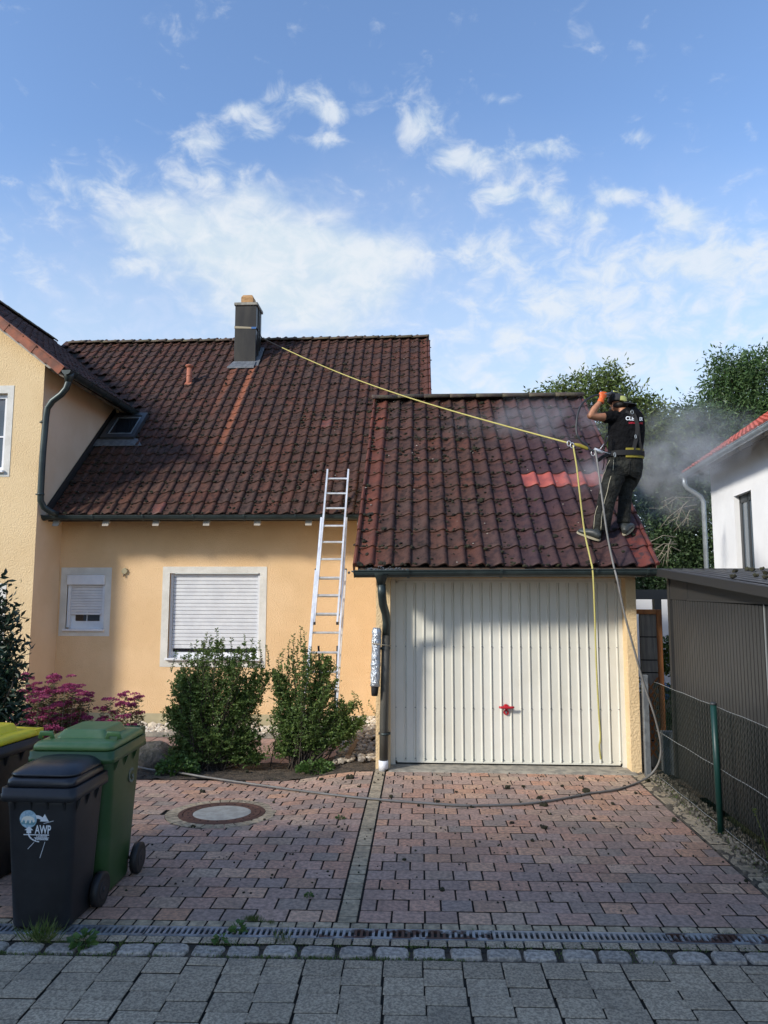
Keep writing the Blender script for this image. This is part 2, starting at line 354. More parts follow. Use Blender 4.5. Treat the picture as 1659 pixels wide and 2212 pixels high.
M['webbing'] = mat('webbing', (.014, .014, .015), rough=.8, spec=.3)
M['webbing_olive'] = mat('webbing_olive', (.26, .21, .022), rough=.8)
M['strap_sand'] = mat('strap_sand', (.34, .29, .20), rough=.85)
M['blue'] = mat('blue', (.03, .12, .32), rough=.5)
M['skin'] = mat('skin', (.42, .19, .10), (.36, .155, .08), ns=25, rough=.55)
M['shirt'] = mat('shirt', (.0045, .0045, .0055), (.008, .008, .009), ns=7, rough=.95, spec=.15, bump=(16, 1.0, .07))
M['trousers'] = mat('trousers', (.030, .031, .026), (.016, .016, .014), ns=8, rough=.85, spec=.2, bump=(13, 1.0, .09))
M['piping'] = mat('piping', (.42, .38, .27), rough=.8)
M['boot'] = mat('boot', (.032, .036, .033), rough=.5)
M['sole'] = mat('sole', (.38, .34, .24), rough=.8)
M['glove'] = mat('glove', (.80, .15, .022), (.62, .10, .015), ns=30, rough=.55)
M['glove_dark'] = mat('glove_dark', (.015, .016, .02), rough=.6)
M['cap'] = mat('cap', (.020, .020, .022), rough=.85)
M['cap_lime'] = mat('cap_lime', (.42, .45, .14), rough=.85)
M['hair'] = mat('hair', (.012, .009, .008), rough=.7)
M['foil'] = mat('foil', (.62, .66, .70), (.45, .49, .53), ns=14, rough=.28, metal=.75, bump=(22, 1, .03))
M['moss'] = mat('moss', (.014, .011, .008), (.024, .024, .010), ns=8, rough=1, rnd=.35)
M['lichen'] = mat('lichen', (.42, .38, .32), rough=1, rnd=.3)
M['mossclod'] = mat('mossclod', (.020, .016, .011), (.035, .036, .014), ns=30, rough=1)
M['bark'] = mat('bark', (.060, .048, .036), (.035, .028, .022), ns=10, rough=1, stretch=(1, 1, .3), bump=(30, .6, .02))
M['twig'] = mat('twig', (.26, .23, .17), rough=.9)
def leafmat(name, a, b, c, trans=.28, rough=.5):
    return mat(name, a, rough=rough, rnd=.25, ramp=[(0, a), (.5, b), (1, c)], trans=trans, spec=.4)
M['leaf_privet'] = leafmat('leaf_privet', (.070, .122, .032), (.10, .165, .042), (.165, .23, .06), .38)
M['leaf_dark'] = leafmat('leaf_dark', (.012, .030, .020), (.018, .042, .024), (.030, .055, .030), .12, .35)
M['leaf_walnut'] = leafmat('leaf_walnut', (.045, .09, .030), (.065, .12, .038), (.10, .165, .052))
M['leaf_cherry'] = leafmat('leaf_cherry', (.075, .120, .026), (.105, .155, .036), (.150, .195, .052))
M['leaf_mid'] = leafmat('leaf_mid', (.042, .078, .030), (.060, .105, .040), (.085, .135, .052))
M['leaf_spirea'] = leafmat('leaf_spirea', (.085, .10, .035), (.12, .13, .05), (.13, .08, .045))
M['leaf_low'] = leafmat('leaf_low', (.050, .105, .022), (.075, .145, .032), (.10, .17, .045))
M['petal'] = leafmat('petal', (.34, .050, .140), (.50, .10, .24), (.20, .045, .085), .15, .8)
M['grass'] = leafmat('grass', (.070, .115, .025), (.10, .15, .035), (.16, .18, .06))

def tile_material(name, mode):
    """weathered interlocking roof tile: colour of each tile, grime, the places where run-off or washing has bared the red"""
    m_ = bpy.data.materials.new(name); m_.use_nodes = True; nt = m_.node_tree; nt.nodes.clear(); T = NT(nt)
    out = T.n('ShaderNodeOutputMaterial'); b = T.n('ShaderNodeBsdfPrincipled'); T.l(b.outputs[0], out.inputs[0])
    geo = T.n('ShaderNodeNewGeometry'); pos = geo.outputs['Position']; oi = T.n('ShaderNodeObjectInfo')
    r = T.math('FRACT', T.math('ADD', oi.outputs['Random'], geo.outputs['Random Per Island']))
    sep = T.n('ShaderNodeSeparateXYZ'); T.l(pos, sep.inputs[0]); X, Y, Z = sep.outputs
    col = T.ramp(r, [(0, (.068, .035, .025)), (.3, (.079, .040, .029)), (.55, (.060, .036, .029)), (.75, (.092, .038, .025)), (1, (.076, .046, .036))])
    n1 = T.noise(pos, 3.2, 6, .6); n2 = T.noise(pos, 24, 5, .65); n3 = T.noise(pos, .7, 3, .5); n4 = T.noise(pos, 11, 4, .6)
    col = T.mix(T.step(n4, .42, .72), col, (.022, .014, .012)); col = T.mix(T.math('MULTIPLY', T.step(n2, .52, .74), .85), col, (.014, .010, .008))
    col = T.mix(T.math('MULTIPLY', T.step(n1, .50, .70), .5), col, (.105, .042, .028))
    if mode == 'main':
        # two rusty run-off streaks down the slope under the chimney, slowly fading towards the gutter
        for x0, w, s, ya, yb in ((-3.975, .050, .50, 12.6, 14.2), (-3.895, .03, .35, 13.4, 14.3), (-3.545, .045, .85, 11.4, 13.2)):
            f = T.math('SUBTRACT', 1.0, T.step(T.math('ABSOLUTE', T.math('SUBTRACT', X, x0)), w*.6, w*1.9))
            fade = T.math('MULTIPLY', T.step(Y, ya, yb), T.math('SUBTRACT', 1.0, T.step(Y, 14.62, 14.70)))
            f = T.math('MULTIPLY', T.math('MULTIPLY', f, fade), T.math('ADD', T.math('MULTIPLY', T.step(n4, .3, .6), .6), .4))
            col = T.mix(T.math('MULTIPLY', f, s), col, (.30, .105, .055))
        col = T.mix(T.math('MULTIPLY', T.step(X, .0, .04), .25), col, (.16, .050, .030))
    else:
        f = T.math('SUBTRACT', 1.0, T.step(X, -.50, -.46))
        col = T.mix(T.math('MULTIPLY', f, T.math('SUBTRACT', T.math('MULTIPLY', n1, 1.3), .25)), col, (.17, .050, .030))
        wet = T.math('MULTIPLY', T.step(T.math('SUBTRACT', X, T.math('MULTIPLY', T.math('SUBTRACT', Y, 8.0), .15)), .3, 1.5), T.step(n3, .2, .5))
        col = T.mix(T.math('MULTIPLY', wet, .55), col, (.045, .028, .040))
        f = T.math('MULTIPLY', T.math('MULTIPLY', T.step(X, 2.28, 2.36), T.math('SUBTRACT', 1.0, T.step(Y, 8.15, 8.5))), T.step(n4, .38, .55)); col = T.mix(T.math('MULTIPLY', f, .5), col, (.22, .050, .032))
        f = T.math('MULTIPLY', T.step(X, 2.50, 2.53), .22); col = T.mix(f, col, (.20, .060, .045))
    T.l(col, b.inputs['Base Color'])
    rr = T.math('ADD', T.math('MULTIPLY', n4, .3), .52 if mode == 'main' else .42); T.l(rr, b.inputs['Roughness']); b.inputs['Specular IOR Level'].default_value = .16
    bm = T.n('ShaderNodeBump'); bm.inputs['Strength'].default_value = .8; bm.inputs['Distance'].default_value = .012; T.l(n2, bm.inputs['Height']); T.l(bm.outputs[0], b.inputs['Normal'])
    return m_
M['tile_main'] = tile_material('tile_main', 'main'); M['tile_garage'] = tile_material('tile_garage', 'garage')
M['tile_washed'] = mat('tile_washed', (.36, .085, .060), (.22, .055, .042), ns=7, rough=.45, bump=(30, .4, .008), rnd=.12)
M['tile_bared'] = mat('tile_bared', (.14, .042, .027), (.075, .030, .022), ns=14, rough=.6, bump=(30, .5, .01))
# ------------------------------------------------------------------ ground, paving, drain, street
def sstep(t): t = min(1, max(0, t)); return t*t*(3-2*t)
def gz(x, y): return -.055*max(0.0, min(y, 9.3)-6.0)*sstep((-.60-x)/1.0)     # the left half dips towards the house
SH = .026
def gslope(x, y): return (gz(x+.05, y)-gz(x-.05, y))/.1, (gz(x, y+.05)-gz(x, y-.05))/.1
def on_ground(x, y, dz=0, rot=0):
    sx, sy = gslope(x, y); n = Vector((-sx, -sy, 1)).normalized(); q = Vector((0, 0, 1)).rotation_difference(n)
    return Matrix.Translation((x, y, gz(x, y)+dz)) @ q.to_matrix().to_4x4() @ Matrix.Rotation(rot, 4, 'Z')
def sheet(name, x0, x1, y0, y1, dz, mat_, nx=1, ny=1, shear=SH, follow=True, kind='structure', parent=None, rough=0):
    V = []; F = []
    for j in range(ny+1):
        for i in range(nx+1):
            x = x0+(x1-x0)*i/nx; y = y0+(y1-y0)*j/ny+shear*x
            V.append((x, y, (gz(x, y) if follow else 0)+dz+(random.uniform(-rough, rough) if rough else 0)))
    for j in range(ny):
        for i in range(nx): a = j*(nx+1)+i; F.append((a, a+1, a+nx+2, a+nx+1))
    return fast_obj(name, V, F, mat_, parent, kind, smooth=True)
sheet('ground', -400, 400, -400, 400, -.36, M['lawn_far'], follow=False, shear=0)
street = sheet('street', -14, 14, -3.0, 4.09, -.020, M['sand'], 12, 6, follow=False)
driveway = sheet('driveway', -3.15, 2.27, 4.42, 8.42, -.016, M['sand'], 40, 30)
sheet('soil_verge', 2.25, 2.66, 3.2, 8.9, -.004, M['verge_soil'], 16, 120, shear=0, rough=.010)
garden = sheet('garden_bed', -9, -.46, 8.03, 9.05, -.006, M['soil'], 90, 24, shear=0, rough=.014)
sheet('garden_soil', -9, -3.13, 2.6, 8.2, -.005, M['soil'], 60, 50, shear=0, rough=.02)
sheet('garden_path', -9, -.46, 9.0, 10.55, -.004, M['sand'], 40, 8, shear=0)
sheet('gravel_bed', -9, -.46, 10.5, 11.42, .005, M['soil'], 40, 8, shear=0)
sheet('neighbour_yard', 2.6, 60, 7.6, 60, -.10, M['soil'], 2, 2, shear=0, follow=False)

CW, RW = .203, .1604
def dirty(me):                                         # the sides of a stone are caked with joint dirt
    me.materials.append(M['sand'])
    for p in me.polygons:
        if p.normal.z < .5: p.material_index = 1
    return me
def paver_mesh(name, w, d, mat_, h=.05, j=.0055, b=.0035):
    mb = MB(); mb.bbox(-w/2+j, w/2-j, -d/2+j, d/2-j, -h, 0, b)
    mb.v = [(x, y+SH*x, z) for x, y, z in mb.v]; return dirty(mb.mesh(name, mat_))
PM = {k: paver_mesh('paver', CW*k, RW, M['paver_red']) for k in (1.0, .5)}
paved = []                                             # (mesh, matrix, distance)
MHX, MHY = -1.80, 6.60
def lay(k, xc, yc):
    y = yc+SH*xc
    if (xc-MHX)**2+(y-MHY)**2 < .455**2: return
    mw = on_ground(xc, y, random.uniform(-.0025, .0025), random.gauss(0, .006)) @ Matrix.Rotation(random.gauss(0, .006), 4, 'X')
    paved.append((k, mw, y*.9-abs(xc)*.05))
for r in range(24):
    yc = 4.506+RW*(r+.5)
    x = -.385; half = r % 2 == 1                        # right of the strip of small stones
    if half: lay(.5, x+CW*.25, yc); x += CW*.5
    while x+CW*.5 < 2.27: lay(1.0, x+CW/2, yc) if x+CW < 2.30 else lay(.5, x+CW/4, yc); x += CW
    x = -.515; half = r % 2 == 0                        # left of it
    if r > 21: continue
    if half: lay(.5, x-CW*.25, yc); x -= CW*.5
    while x-CW > -3.18: lay(1.0, x-CW/2, yc); x -= CW
paved.sort(key=lambda t: t[2])
for k, mw, _ in paved[:300]: inst(PM[k], 'paver', driveway, mw)
rest = {1.0: [], .5: []}
for k, mw, _ in paved[300:]: rest[k].append(mw)
Va, Fa = joined(PM[1.0], rest[1.0]); Vb, Fb = joined(PM[.5], rest[.5] or [Matrix.Translation((0, 0, -5))])
fo = fast_obj('far_pavers', np.r_[Va, Vb], np.r_[Fa, Fb+len(Va)], M['paver_red'], driveway, 'stuff')
fo.data.materials.append(M['sand']); mi_ = []
for p in PM[1.0].polygons: mi_ += [p.material_index]*(len(p.vertices)-2)
fo.data.polygons.foreach_set('material_index', np.tile(np.array(mi_, np.int32), len(fo.data.polygons)//len(mi_)))
# strip of small stones, border row by the fence, rows along the drain
strip = sheet('paving_strip', -.515, -.385, 4.45, 8.35, -.013, M['sand'], 2, 20)
sm = paver_mesh('strip_stone', .118, .080, M['paver_edge'], j=.003)
for r in range(47): inst(sm, 'strip_stone', strip, on_ground(-.45, 4.506+.0802*(r+.5)+SH*-.45, random.uniform(-.002, .002), random.gauss(0, .012)))
be = paver_mesh('border_stone', .15, .205, M['paver_edge'])
for r in range(22): inst(be, 'border_stone', driveway, on_ground(2.345, 4.2+.207*r, random.uniform(-.003, .003), random.gauss(0, .01)))
sheet('border_bed', 2.25, 2.43, 3.9, 8.6, -.012, M['sand'], 2, 8, shear=0)
edge = sheet('drain_edging', -4, 4, 4.19, 4.51, -.014, M['sand'], 30, 2, follow=False)
ew = .104; em = [paver_mesh('edging_stone', ew, .072, M['paver_edge'], j=.003), paver_mesh('edging_stone', ew, .076, M['paver_grey'], j=.003)]
for q, (y0, off) in enumerate(((4.468, 0), (4.272, .03))):
    for i in range(46):
        x = -2.75+off+i*ew*1.04
        if x < 2.7: inst(em[q] if (q == 1 or random.random() < 2) else em[1], 'edging_stone', edge, on_ground(x, y0+SH*x, random.uniform(-.003, .002), random.gauss(0, .012)))
gutterstones = sheet('cobble_gutter', -6, 6, 4.08, 4.235, -.016, M['soil'], 60, 3, follow=False, rough=.006)
for i in range(26):                                    # rough-hewn granite setts, each its own shape
    g = random.Random(i); w, d = g.uniform(.172, .194), g.uniform(.100, .114); n = 14; rings = []
    for zz, s_ in ((-.06, .98), (-.016, 1.0), (-.004, .96), (.002, .86)):
        ring = []
        for k in range(n):
            a = 2*pi*k/n; c_, s2 = cos(a), sin(a); e = .30
            px = (abs(c_)**e)*(1 if c_ > 0 else -1)*w/2*s_; py = (abs(s2)**e)*(1 if s2 > 0 else -1)*d/2*s_
            g2 = random.Random(i*100+k); px *= 1+g2.uniform(-.05, .05); py *= 1+g2.uniform(-.09, .09)
            ring.append((px, py+SH*px, zz+random.uniform(-.0030, .0030)))
        rings.append(ring)
    mb = MB(); mb.loft(rings, smooth=False); x = -2.62+i*.2045+g.uniform(-.008, .008)
    o = mb.build('granite_sett', M['granite'], gutterstones, on_ground(x, 4.160+SH*x, random.uniform(-.004, .003), g.uniform(-.04, .04)))
    mb2 = None
sp = []
for c in range(-14, 14):                               # grey street pavers in staggered columns
    for r in range(0, 9):
        x = -.10+c*.2115+.008*r; y = 4.085-.1650*(r+.5)-(.0825 if c % 2 else 0)+SH*x; sp.append((1.0, x, y))
    if c % 2: sp.append((.5, -.10+c*.2115, 4.085-.041+SH*(-.10+c*.2115)))
GM = paver_mesh('street_paver', .2115, .165, M['paver_grey'], j=.0036, b=.004); mb = MB(); mb.bbox(-.102, .102, -.038, .038, -.05, 0, .005); GH = dirty(mb.mesh('street_paver', M['paver_grey']))
for k, x, y in sp: inst(GM if k == 1 else GH, 'street_paver', street, Matrix.Translation((x, y, random.uniform(-.006, -.002))) @ Matrix.Rotation(random.gauss(.0, .004), 4, 'Z') @ Matrix.Rotation(random.gauss(0, .003), 4, 'X'))

# slotted drain: five galvanised gratings in a row
drain = thing('drain_channel', 'long slotted metal drain channel across the foot of the driveway', 'drain channel', (0, 4.37, 0))
mb = MB(); mb.box(-3.6, 3.6, 4.312, 4.428, -.14, -.045); mb.v = [(x, y+SH*x, z) for x, y, z in mb.v]; mb.build('channel', M['void'], drain)
mb = MB()
for yy in (4.312, 4.424): mb.box(-3.6, 3.6, yy-.002, yy+.006, -.13, -.001)
mb.v = [(x, y+SH*x, z) for x, y, z in mb.v]; mb.build('channel_edge', M['grate'], drain)
for q, (xa, xb) in enumerate(((-3.62, -2.625), (-2.62, -1.615), (-1.61, -.605), (-.60, .405), (.41, 1.415), (1.42, 2.43), (2.435, 3.43))):
    mb = MB(); y0, y1 = 4.319, 4.419
    mb.box(xa+.003, xb-.003, y0, y0+.012, -.024, .001); mb.box(xa+.003, xb-.003, y1-.012, y1, -.024, .001)
    n = int((xb-xa)/.0335); p = (xb-xa-.01)/n
    for i in range(n+1): x = xa+.003+i*p; mb.box(x, min(x+.0155, xb-.003), y0+.012, y1-.012, -.020, 0)
    mb.v = [(x, y+SH*x, z) for x, y, z in mb.v]
    mb.build('grating', M['grate_rust'] if q in (3, 5) else M['grate'], drain)

# manhole: iron ring, concrete disc, ring of wedge stones
mh = thing('manhole_cover', 'round manhole cover with a rusty iron rim and a concrete centre in the driveway', 'manhole cover', (MHX, MHY, gz(MHX, MHY)))
MW = on_ground(MHX, MHY, .0)
def ringpts(r, z, n=56): return [(r*cos(2*pi*k/n), r*sin(2*pi*k/n), z) for k in range(n)]
mb = MB(); mb.loft([ringpts(.50, -.05), ringpts(.50, .001), ringpts(.36, .001)], smooth=False, caps=False); mb.build('mortar_bed', M['sand'], mh, MW)
mb = MB(); mb.loft([ringpts(.385, -.04), ringpts(.385, .008), ringpts(.352, .009), ringpts(.350, .003), ringpts(.343, .003), ringpts(.341, .008), ringpts(.262, .008), ringpts(.258, .001)], smooth=False, caps=False); mb.build('iron_rim', M['rust_iron'], mh, MW)
mb = MB(); mb.loft([ringpts(.2575, -.02), ringpts(.2575, .006), ringpts(.24, .009)], smooth=False); mb.build('concrete_centre', M['concrete_lid'], mh, MW)
mb = MB()
for k in range(24):
    a = 2*pi*(k+.5)/24; mb.tube([(.30*cos(a), .30*sin(a), .0), (.30*cos(a), .30*sin(a), .0095)], .009, 6, smooth=False)
mb.build('vent_hole', M['void'], mh, MW, kind='stuff')
for k in range(30):
    a0, a1 = 2*pi*k/30+.012, 2*pi*(k+1)/30-.012; r1 = .495+random.uniform(-.012, .01)
    mb = MB(); mb.prism([(.39*cos(a0), .39*sin(a0), .006), (r1*cos(a0), r1*sin(a0), .006), (r1*cos(a1), r1*sin(a1), .006), (.39*cos(a1), .39*sin(a1), .006)], (0, 0, -.05))
    mb.build('wedge_stone', M['paver_edge'], mh, MW)

# garden path slabs, edging board, gravel, pebbles, boulder
gp = bpy.data.objects['garden_path']; pm = paver_mesh('path_slab', .30, .30, M['paver_path'], j=.004)
i = 0
for r in range(5):
    for c in range(28):
        x = -6.4+c*.30+(.15 if r % 2 else 0)*0; y = 9.17+r*.30
        if x < -.75: inst(pm, 'path_slab', gp, on_ground(x, y, random.uniform(-.002, .004), random.gauss(0, .006)))
gx = RNG.uniform(-6.4, -.5, 2600); gy = RNG.uniform(10.60, 11.35, 2600); s_ = RNG.uniform(.018, .042, 2600)
V, F = lumps(np.c_[gx, gy, [gz(a, b)+.012 for a, b in zip(gx, gy)]], np.c_[s_, s_*.75, s_*.55], 3, .2)
fast_obj('white_gravel', V, F, M['pebble'], kind='stuff')
gx = RNG.uniform(-5.6, -.8, 40); gy = RNG.uniform(11.2, 11.36, 40); s_ = RNG.uniform(.05, .10, 40)
V, F = lumps(np.c_[gx, gy, [gz(a, b)+.03 for a, b in zip(gx, gy)]], np.c_[s_, s_*.8, s_*.6], 4, .2); fast_obj('large_gravel', V, F, M['pebble'], kind='stuff')
mb = MB(); mb.box(-9, -.8, 10.52, 10.56, -.30, -.115); k_ = mb.build('gravel_kerb', M['concrete'], kind='structure')
gx = RNG.uniform(-1.02, -.50, 520); gy = RNG.uniform(8.42, 10.4, 520); s_ = RNG.uniform(.018, .048, 520)
V, F = lumps(np.c_[gx, gy, [gz(a, b)+.03 for a, b in zip(gx, gy)]], np.c_[s_, s_*.8, s_*.6], 5, .2); fast_obj('river_pebbles', V, F, M['river_stone'], kind='stuff')
mb = MB(); a, b = atZ(751, 1652, -.05), atZ(786, 1588, -.12)
d = (b-a).normalized(); nrm = Vector((-d.y, d.x, 0))*.03
mb.prism([a-nrm, a+nrm, b+nrm, b-nrm], (0, 0, .10)); mb.build('edging_board', M['wood_brown']); tag(bpy.data.objects['edging_board'], 'weathered plank edging between the pebbles and the shrub bed', 'edging board')
V, F = lumps([(0, 0, 0)], [1], 9, 0); import bmesh
bm = bmesh.new(); bmesh.ops.create_icosphere(bm, subdivisions=4, radius=1)
for v in bm.verts:
    c = v.co; f = 1+.10*sin(3*c.x+1)+.07*sin(7*c.y+2*c.z)+.05*sin(11*c.x+5*c.z); v.co = Vector((c.x*.42*f, c.y*.26*f, max(-.2, c.z*.20*f)))
me = bpy.data.meshes.new('boulder'); bm.to_mesh(me); bm.free(); me.materials.append(M['rock']); me.polygons.foreach_set('use_smooth', [True]*len(me.polygons))
p = atZ(338, 1640, -.06); o = bpy.data.objects.new('boulder', me); link(o, None, Matrix.Translation((p.x-.15, p.y+.15, gz(p.x, p.y)+.04))); tag(o, 'low dark grey boulder lying between the green bin and the shrub', 'boulder')

# ------------------------------------------------------------------ roofs: one tile, many objects
def tile_mesh(name, mat_, W, L, H_=.034, right=True):
    prof = [(0.00, .003), (.12, .000), (.27, .000), (.42, .003), (.55, .010), (.68, .024), (.78, .033), (.87, .034), (.95, .025), (1.02, .010)]
    lift = .024; V = []; n = len(prof)
    for s, dz in ((-.012, lift-.006), (0.012, lift), (L*.5, lift*.5), (L, 0)):
        for (x, z) in prof:
            bow = -.010*sin(pi*min(1, x/.55)) if s < .02 and x < .55 else 0       # the front edge swings a little
            V.append((x*W, s+bow, z/ .034*H_+dz))
    F = [(i*n+j, i*n+j+1, (i+1)*n+j+1, (i+1)*n+j) for i in range(3) for j in range(n-1)]
    b = len(V); V += [(x, y+.004, z-.020) for x, y, z in V[:n]]
    F += [(b+j, b+j+1, j+1, j) for j in range(n-1)]
    b2 = len(V); V += [(V[i*n+n-1][0]-.004, V[i*n+n-1][1], V[i*n+n-1][2]-.018) for i in range(4)]
    F += [(i*n+n-1, b2+i, b2+i+1, (i+1)*n+n-1) for i in range(3)]
    F += [(0, n, 2*n, 3*n, 3*n+n-1+0)][:0]
    mb = MB(); mb.add(V, F, True)
    me = bpy.data.meshes.new(name); me.from_pydata(mb.v, [], mb.f); me.polygons.foreach_set('use_smooth', [i < 3*(n-1) for i in range(len(mb.f))])
    me.materials.append(mat_); me.update(); return me
THM, THG, THW = radians(43.5), radians(39.8), radians(37.5)
def roofM(th, ang, x, y, z): return Matrix.Translation((x, y, z)) @ Matrix.Rotation(ang, 4, 'Z') @ Matrix.Rotation(th, 4, 'X')
def jit(): return Matrix.Translation((random.gauss(0, .0015), random.gauss(0, .003), random.gauss(0, .0015))) @ Matrix.Rotation(random.gauss(0, .006), 4, 'Z') @ Matrix.Rotation(random.gauss(0, .008), 4, 'Y')
E0, EZ = 10.865, 3.135                                # main eave line; roof plane
def zmain(y): return EZ+tan(THM)*(y-E0)
RY = 15.55; RZ = zmain(RY)
WEX, WEZ = -5.50, 5.36                                 # eave of the wing
def zwing(x): return WEZ+tan(THW)*(WEX-x)
TW, TR = .2010, .2870
house = thing('house', 'yellow rendered house with a dark mossy tiled roof, gabled wing at its left', 'house', (-3, 11.4, 0))
TMM = tile_mesh('roof_tile', M['tile_main'], TW, TR+.055)
moss_pts = []; lich_pts = []
def roof_spots(Mt, W, row, dens, verge=False):         # moss cushions gather along the joints of a tile
    n = np.random.default_rng(random.randrange(1 << 30)); q0_ = Mt.translation; dens = dens*(.35+1.3*(.5+.5*sin(1.9*q0_.x+1.2*sin(1.1*q0_.y))*sin(2.3*q0_.y+.8*sin(1.7*q0_.x))))
    for _ in range(n.poisson(dens)):
        k = n.random()
        if k < .45: q = (n.random()*W, n.normal(.01, .012)+row*0, .026)
        elif k < .8: q = (n.normal(.06, .12)*W+(0 if n.random() < .7 else W), n.random()*row, .012)
        else: q = (n.random()*W, n.random()*row, .028)
        moss_pts.append((*(Mt @ Vector(q)), abs(n.normal(.006, .006))+.004))
mains = []
nr = 22
for r in range(nr+1):
    s = r*TR; y = E0+s*cos(THM); z = EZ+s*sin(THM)
    for c in range(44):
        x = .19-(c+1)*TW
        xm, ym = x+TW/2, y+TR*cos(THM)/2; zm = zmain(ym)
        if ym > RY: continue
        if xm > -.72 and ym < 12.0: continue
        if xm < -5.86 and ym < 13.2: continue
        if xm < WEX and zm < zwing(xm)+.10 and ym > 13.0: continue
        if -4.06 < xm < -3.50 and 14.62 < ym < 15.30: continue
        if -5.86 < xm < -5.14 and 12.42 < ym < 13.12: continue
        mains.append((roofM(THM, 0, x, y, z) @ jit(), y, xm, r))
bared = bpy.data.meshes.new('roof_tile'); bared = TMM.copy(); bared.materials[0] = M['tile_bared']
mains.sort(key=lambda t: t[1])
for Mt, y, xm, r in mains[:300]:
    inst(bared if (abs(xm+1.756) < .1 and abs(y-12.8) < .12) or (abs(xm+4.1) < .1 and y < 11.0) or random.random() < .006 else TMM, 'roof_tile', house, Mt)
V, F = joined(TMM, [t[0] for t in mains[300:]]); fast_obj('upper_roof_tiles', V, F, M['tile_main'], house, 'stuff', smooth=False)
for Mt, y, xm, r in mains:
    roof_spots(Mt, TW, TR, 8 if y < 13 else 5)
    if xm > -.02: roof_spots(Mt, TW, TR, 9)
    if random.random() < .10: lich_pts.append((*(Mt @ Vector((random.random()*TW, random.random()*TR, .032))), 0, THM))
# wing tiles
wing = []
for r in range(14):
    s = r*TR
    for c in range(34):
        yy = 10.40+c*TW; X = WEX-s*cos(THW); Z = WEZ+s*sin(THW); ym = yy+TW/2
        xm = X-TR*cos(THW)/2
        if zmain(ym) > zwing(xm)+.02 and ym > 13.2: continue
        wing.append(roofM(THW, pi/2, X, yy, Z) @ jit())
V, F = joined(TMM, wing); fast_obj('wing_roof_tiles', V, F, M['tile_main'], house, 'stuff')
for Mt in wing: roof_spots(Mt, TW, TR, 3)
# decks under the tiles, back slopes
def poly(name, pts, mat_, parent, thick=None):
    mb = MB()
    if thick: mb.prism(pts, thick)
    else: mb.add(pts, [tuple(range(len(pts)))])
    return mb.build(name, mat_, parent)
dz = -.03
VX = WEX-(RZ-WEZ)/tan(THW)
poly('roof', [(-5.86, E0+.03, zmain(E0+.03)+dz), (.17, E0+.03, zmain(E0+.03)+dz), (.17, RY, RZ+dz), (VX, RY, RZ+dz), (WEX-.05, E0+(WEZ-EZ)/tan(THM), WEZ+dz), (-5.86, E0+(WEZ-EZ)/tan(THM), WEZ+dz)], M['tile_under'], house, (0, .02, -.05))
poly('roof', [(.17, RY, RZ+dz), (VX, RY, RZ+dz), (VX, 20.3, EZ), (.17, 20.3, EZ)], M['tile_main'], house, (0, -.02, -.08))
WRX = VX
poly('roof', [(WEX-.03, 10.45, zwing(WEX-.03)+dz), (WRX, 10.45, zwing(WRX)+dz), (WRX, RY, zwing(WRX)+dz), (WEX-.03, E0+(WEZ-EZ)/tan(THM), WEZ+dz)], M['tile_under'], house, (0, 0, -.06))
poly('roof', [(WRX, 10.45, zwing(WRX)+dz), (WRX-3.6, 10.45, zwing(WRX)-2.7), (WRX-3.6, 17.5, zwing(WRX)-2.7), (WRX, 17.5, zwing(WRX)+dz)], M['tile_main'], house, (0, 0, -.08))
# ridge caps
def ridge_cap(W, L, mat_, name='ridge_cap'):
    mb = MB(); rings = []
    for x, s in ((-.02, 1.10), (.03, 1.06), (L+.03, .94)):
        ring = []
        for k in range(9):
            a = pi*k/8; ring.append((x, -cos(a)*W*s, sin(a)*W*.62*s-.045))
        for k in range(8, -1, -1):
            a = pi*k/8; ring.append((x, -cos(a)*W*s*.88, sin(a)*W*.62*s*.8-.055))
        rings.append(ring)
    mb.loft(rings, smooth=True); return mb.mesh(name, mat_)
M['ridge'] = mat('ridge', (.060, .040, .034), (.10, .085, .050), ns=9, rough=.95, bump=(30, .8, .01), rnd=.2)
rc = ridge_cap(.115, .37, M['ridge'])
for i in range(25):
    x = .20-.375*(i+1)+.0
    sag = .05*sin(pi*min(1, (x+8.7)/8.9))
    if x > VX+.3: inst(rc, 'ridge_cap', house, Matrix.Translation((x+.37, RY+.0, RZ+.075-sag*.3)) @ Matrix.Rotation(pi, 4, 'Z') @ Matrix.Rotation(radians(1.6), 4, 'Y'))
for i in range(13):
    yy = 10.38+.385*i
    if yy < RY-.1: inst(rc, 'ridge_cap', house, Matrix.Translation((VX, yy, RZ+.075)) @ Matrix.Rotation(pi/2, 4, 'Z') @ Matrix.Rotation(radians(-1.4), 4, 'Y'))
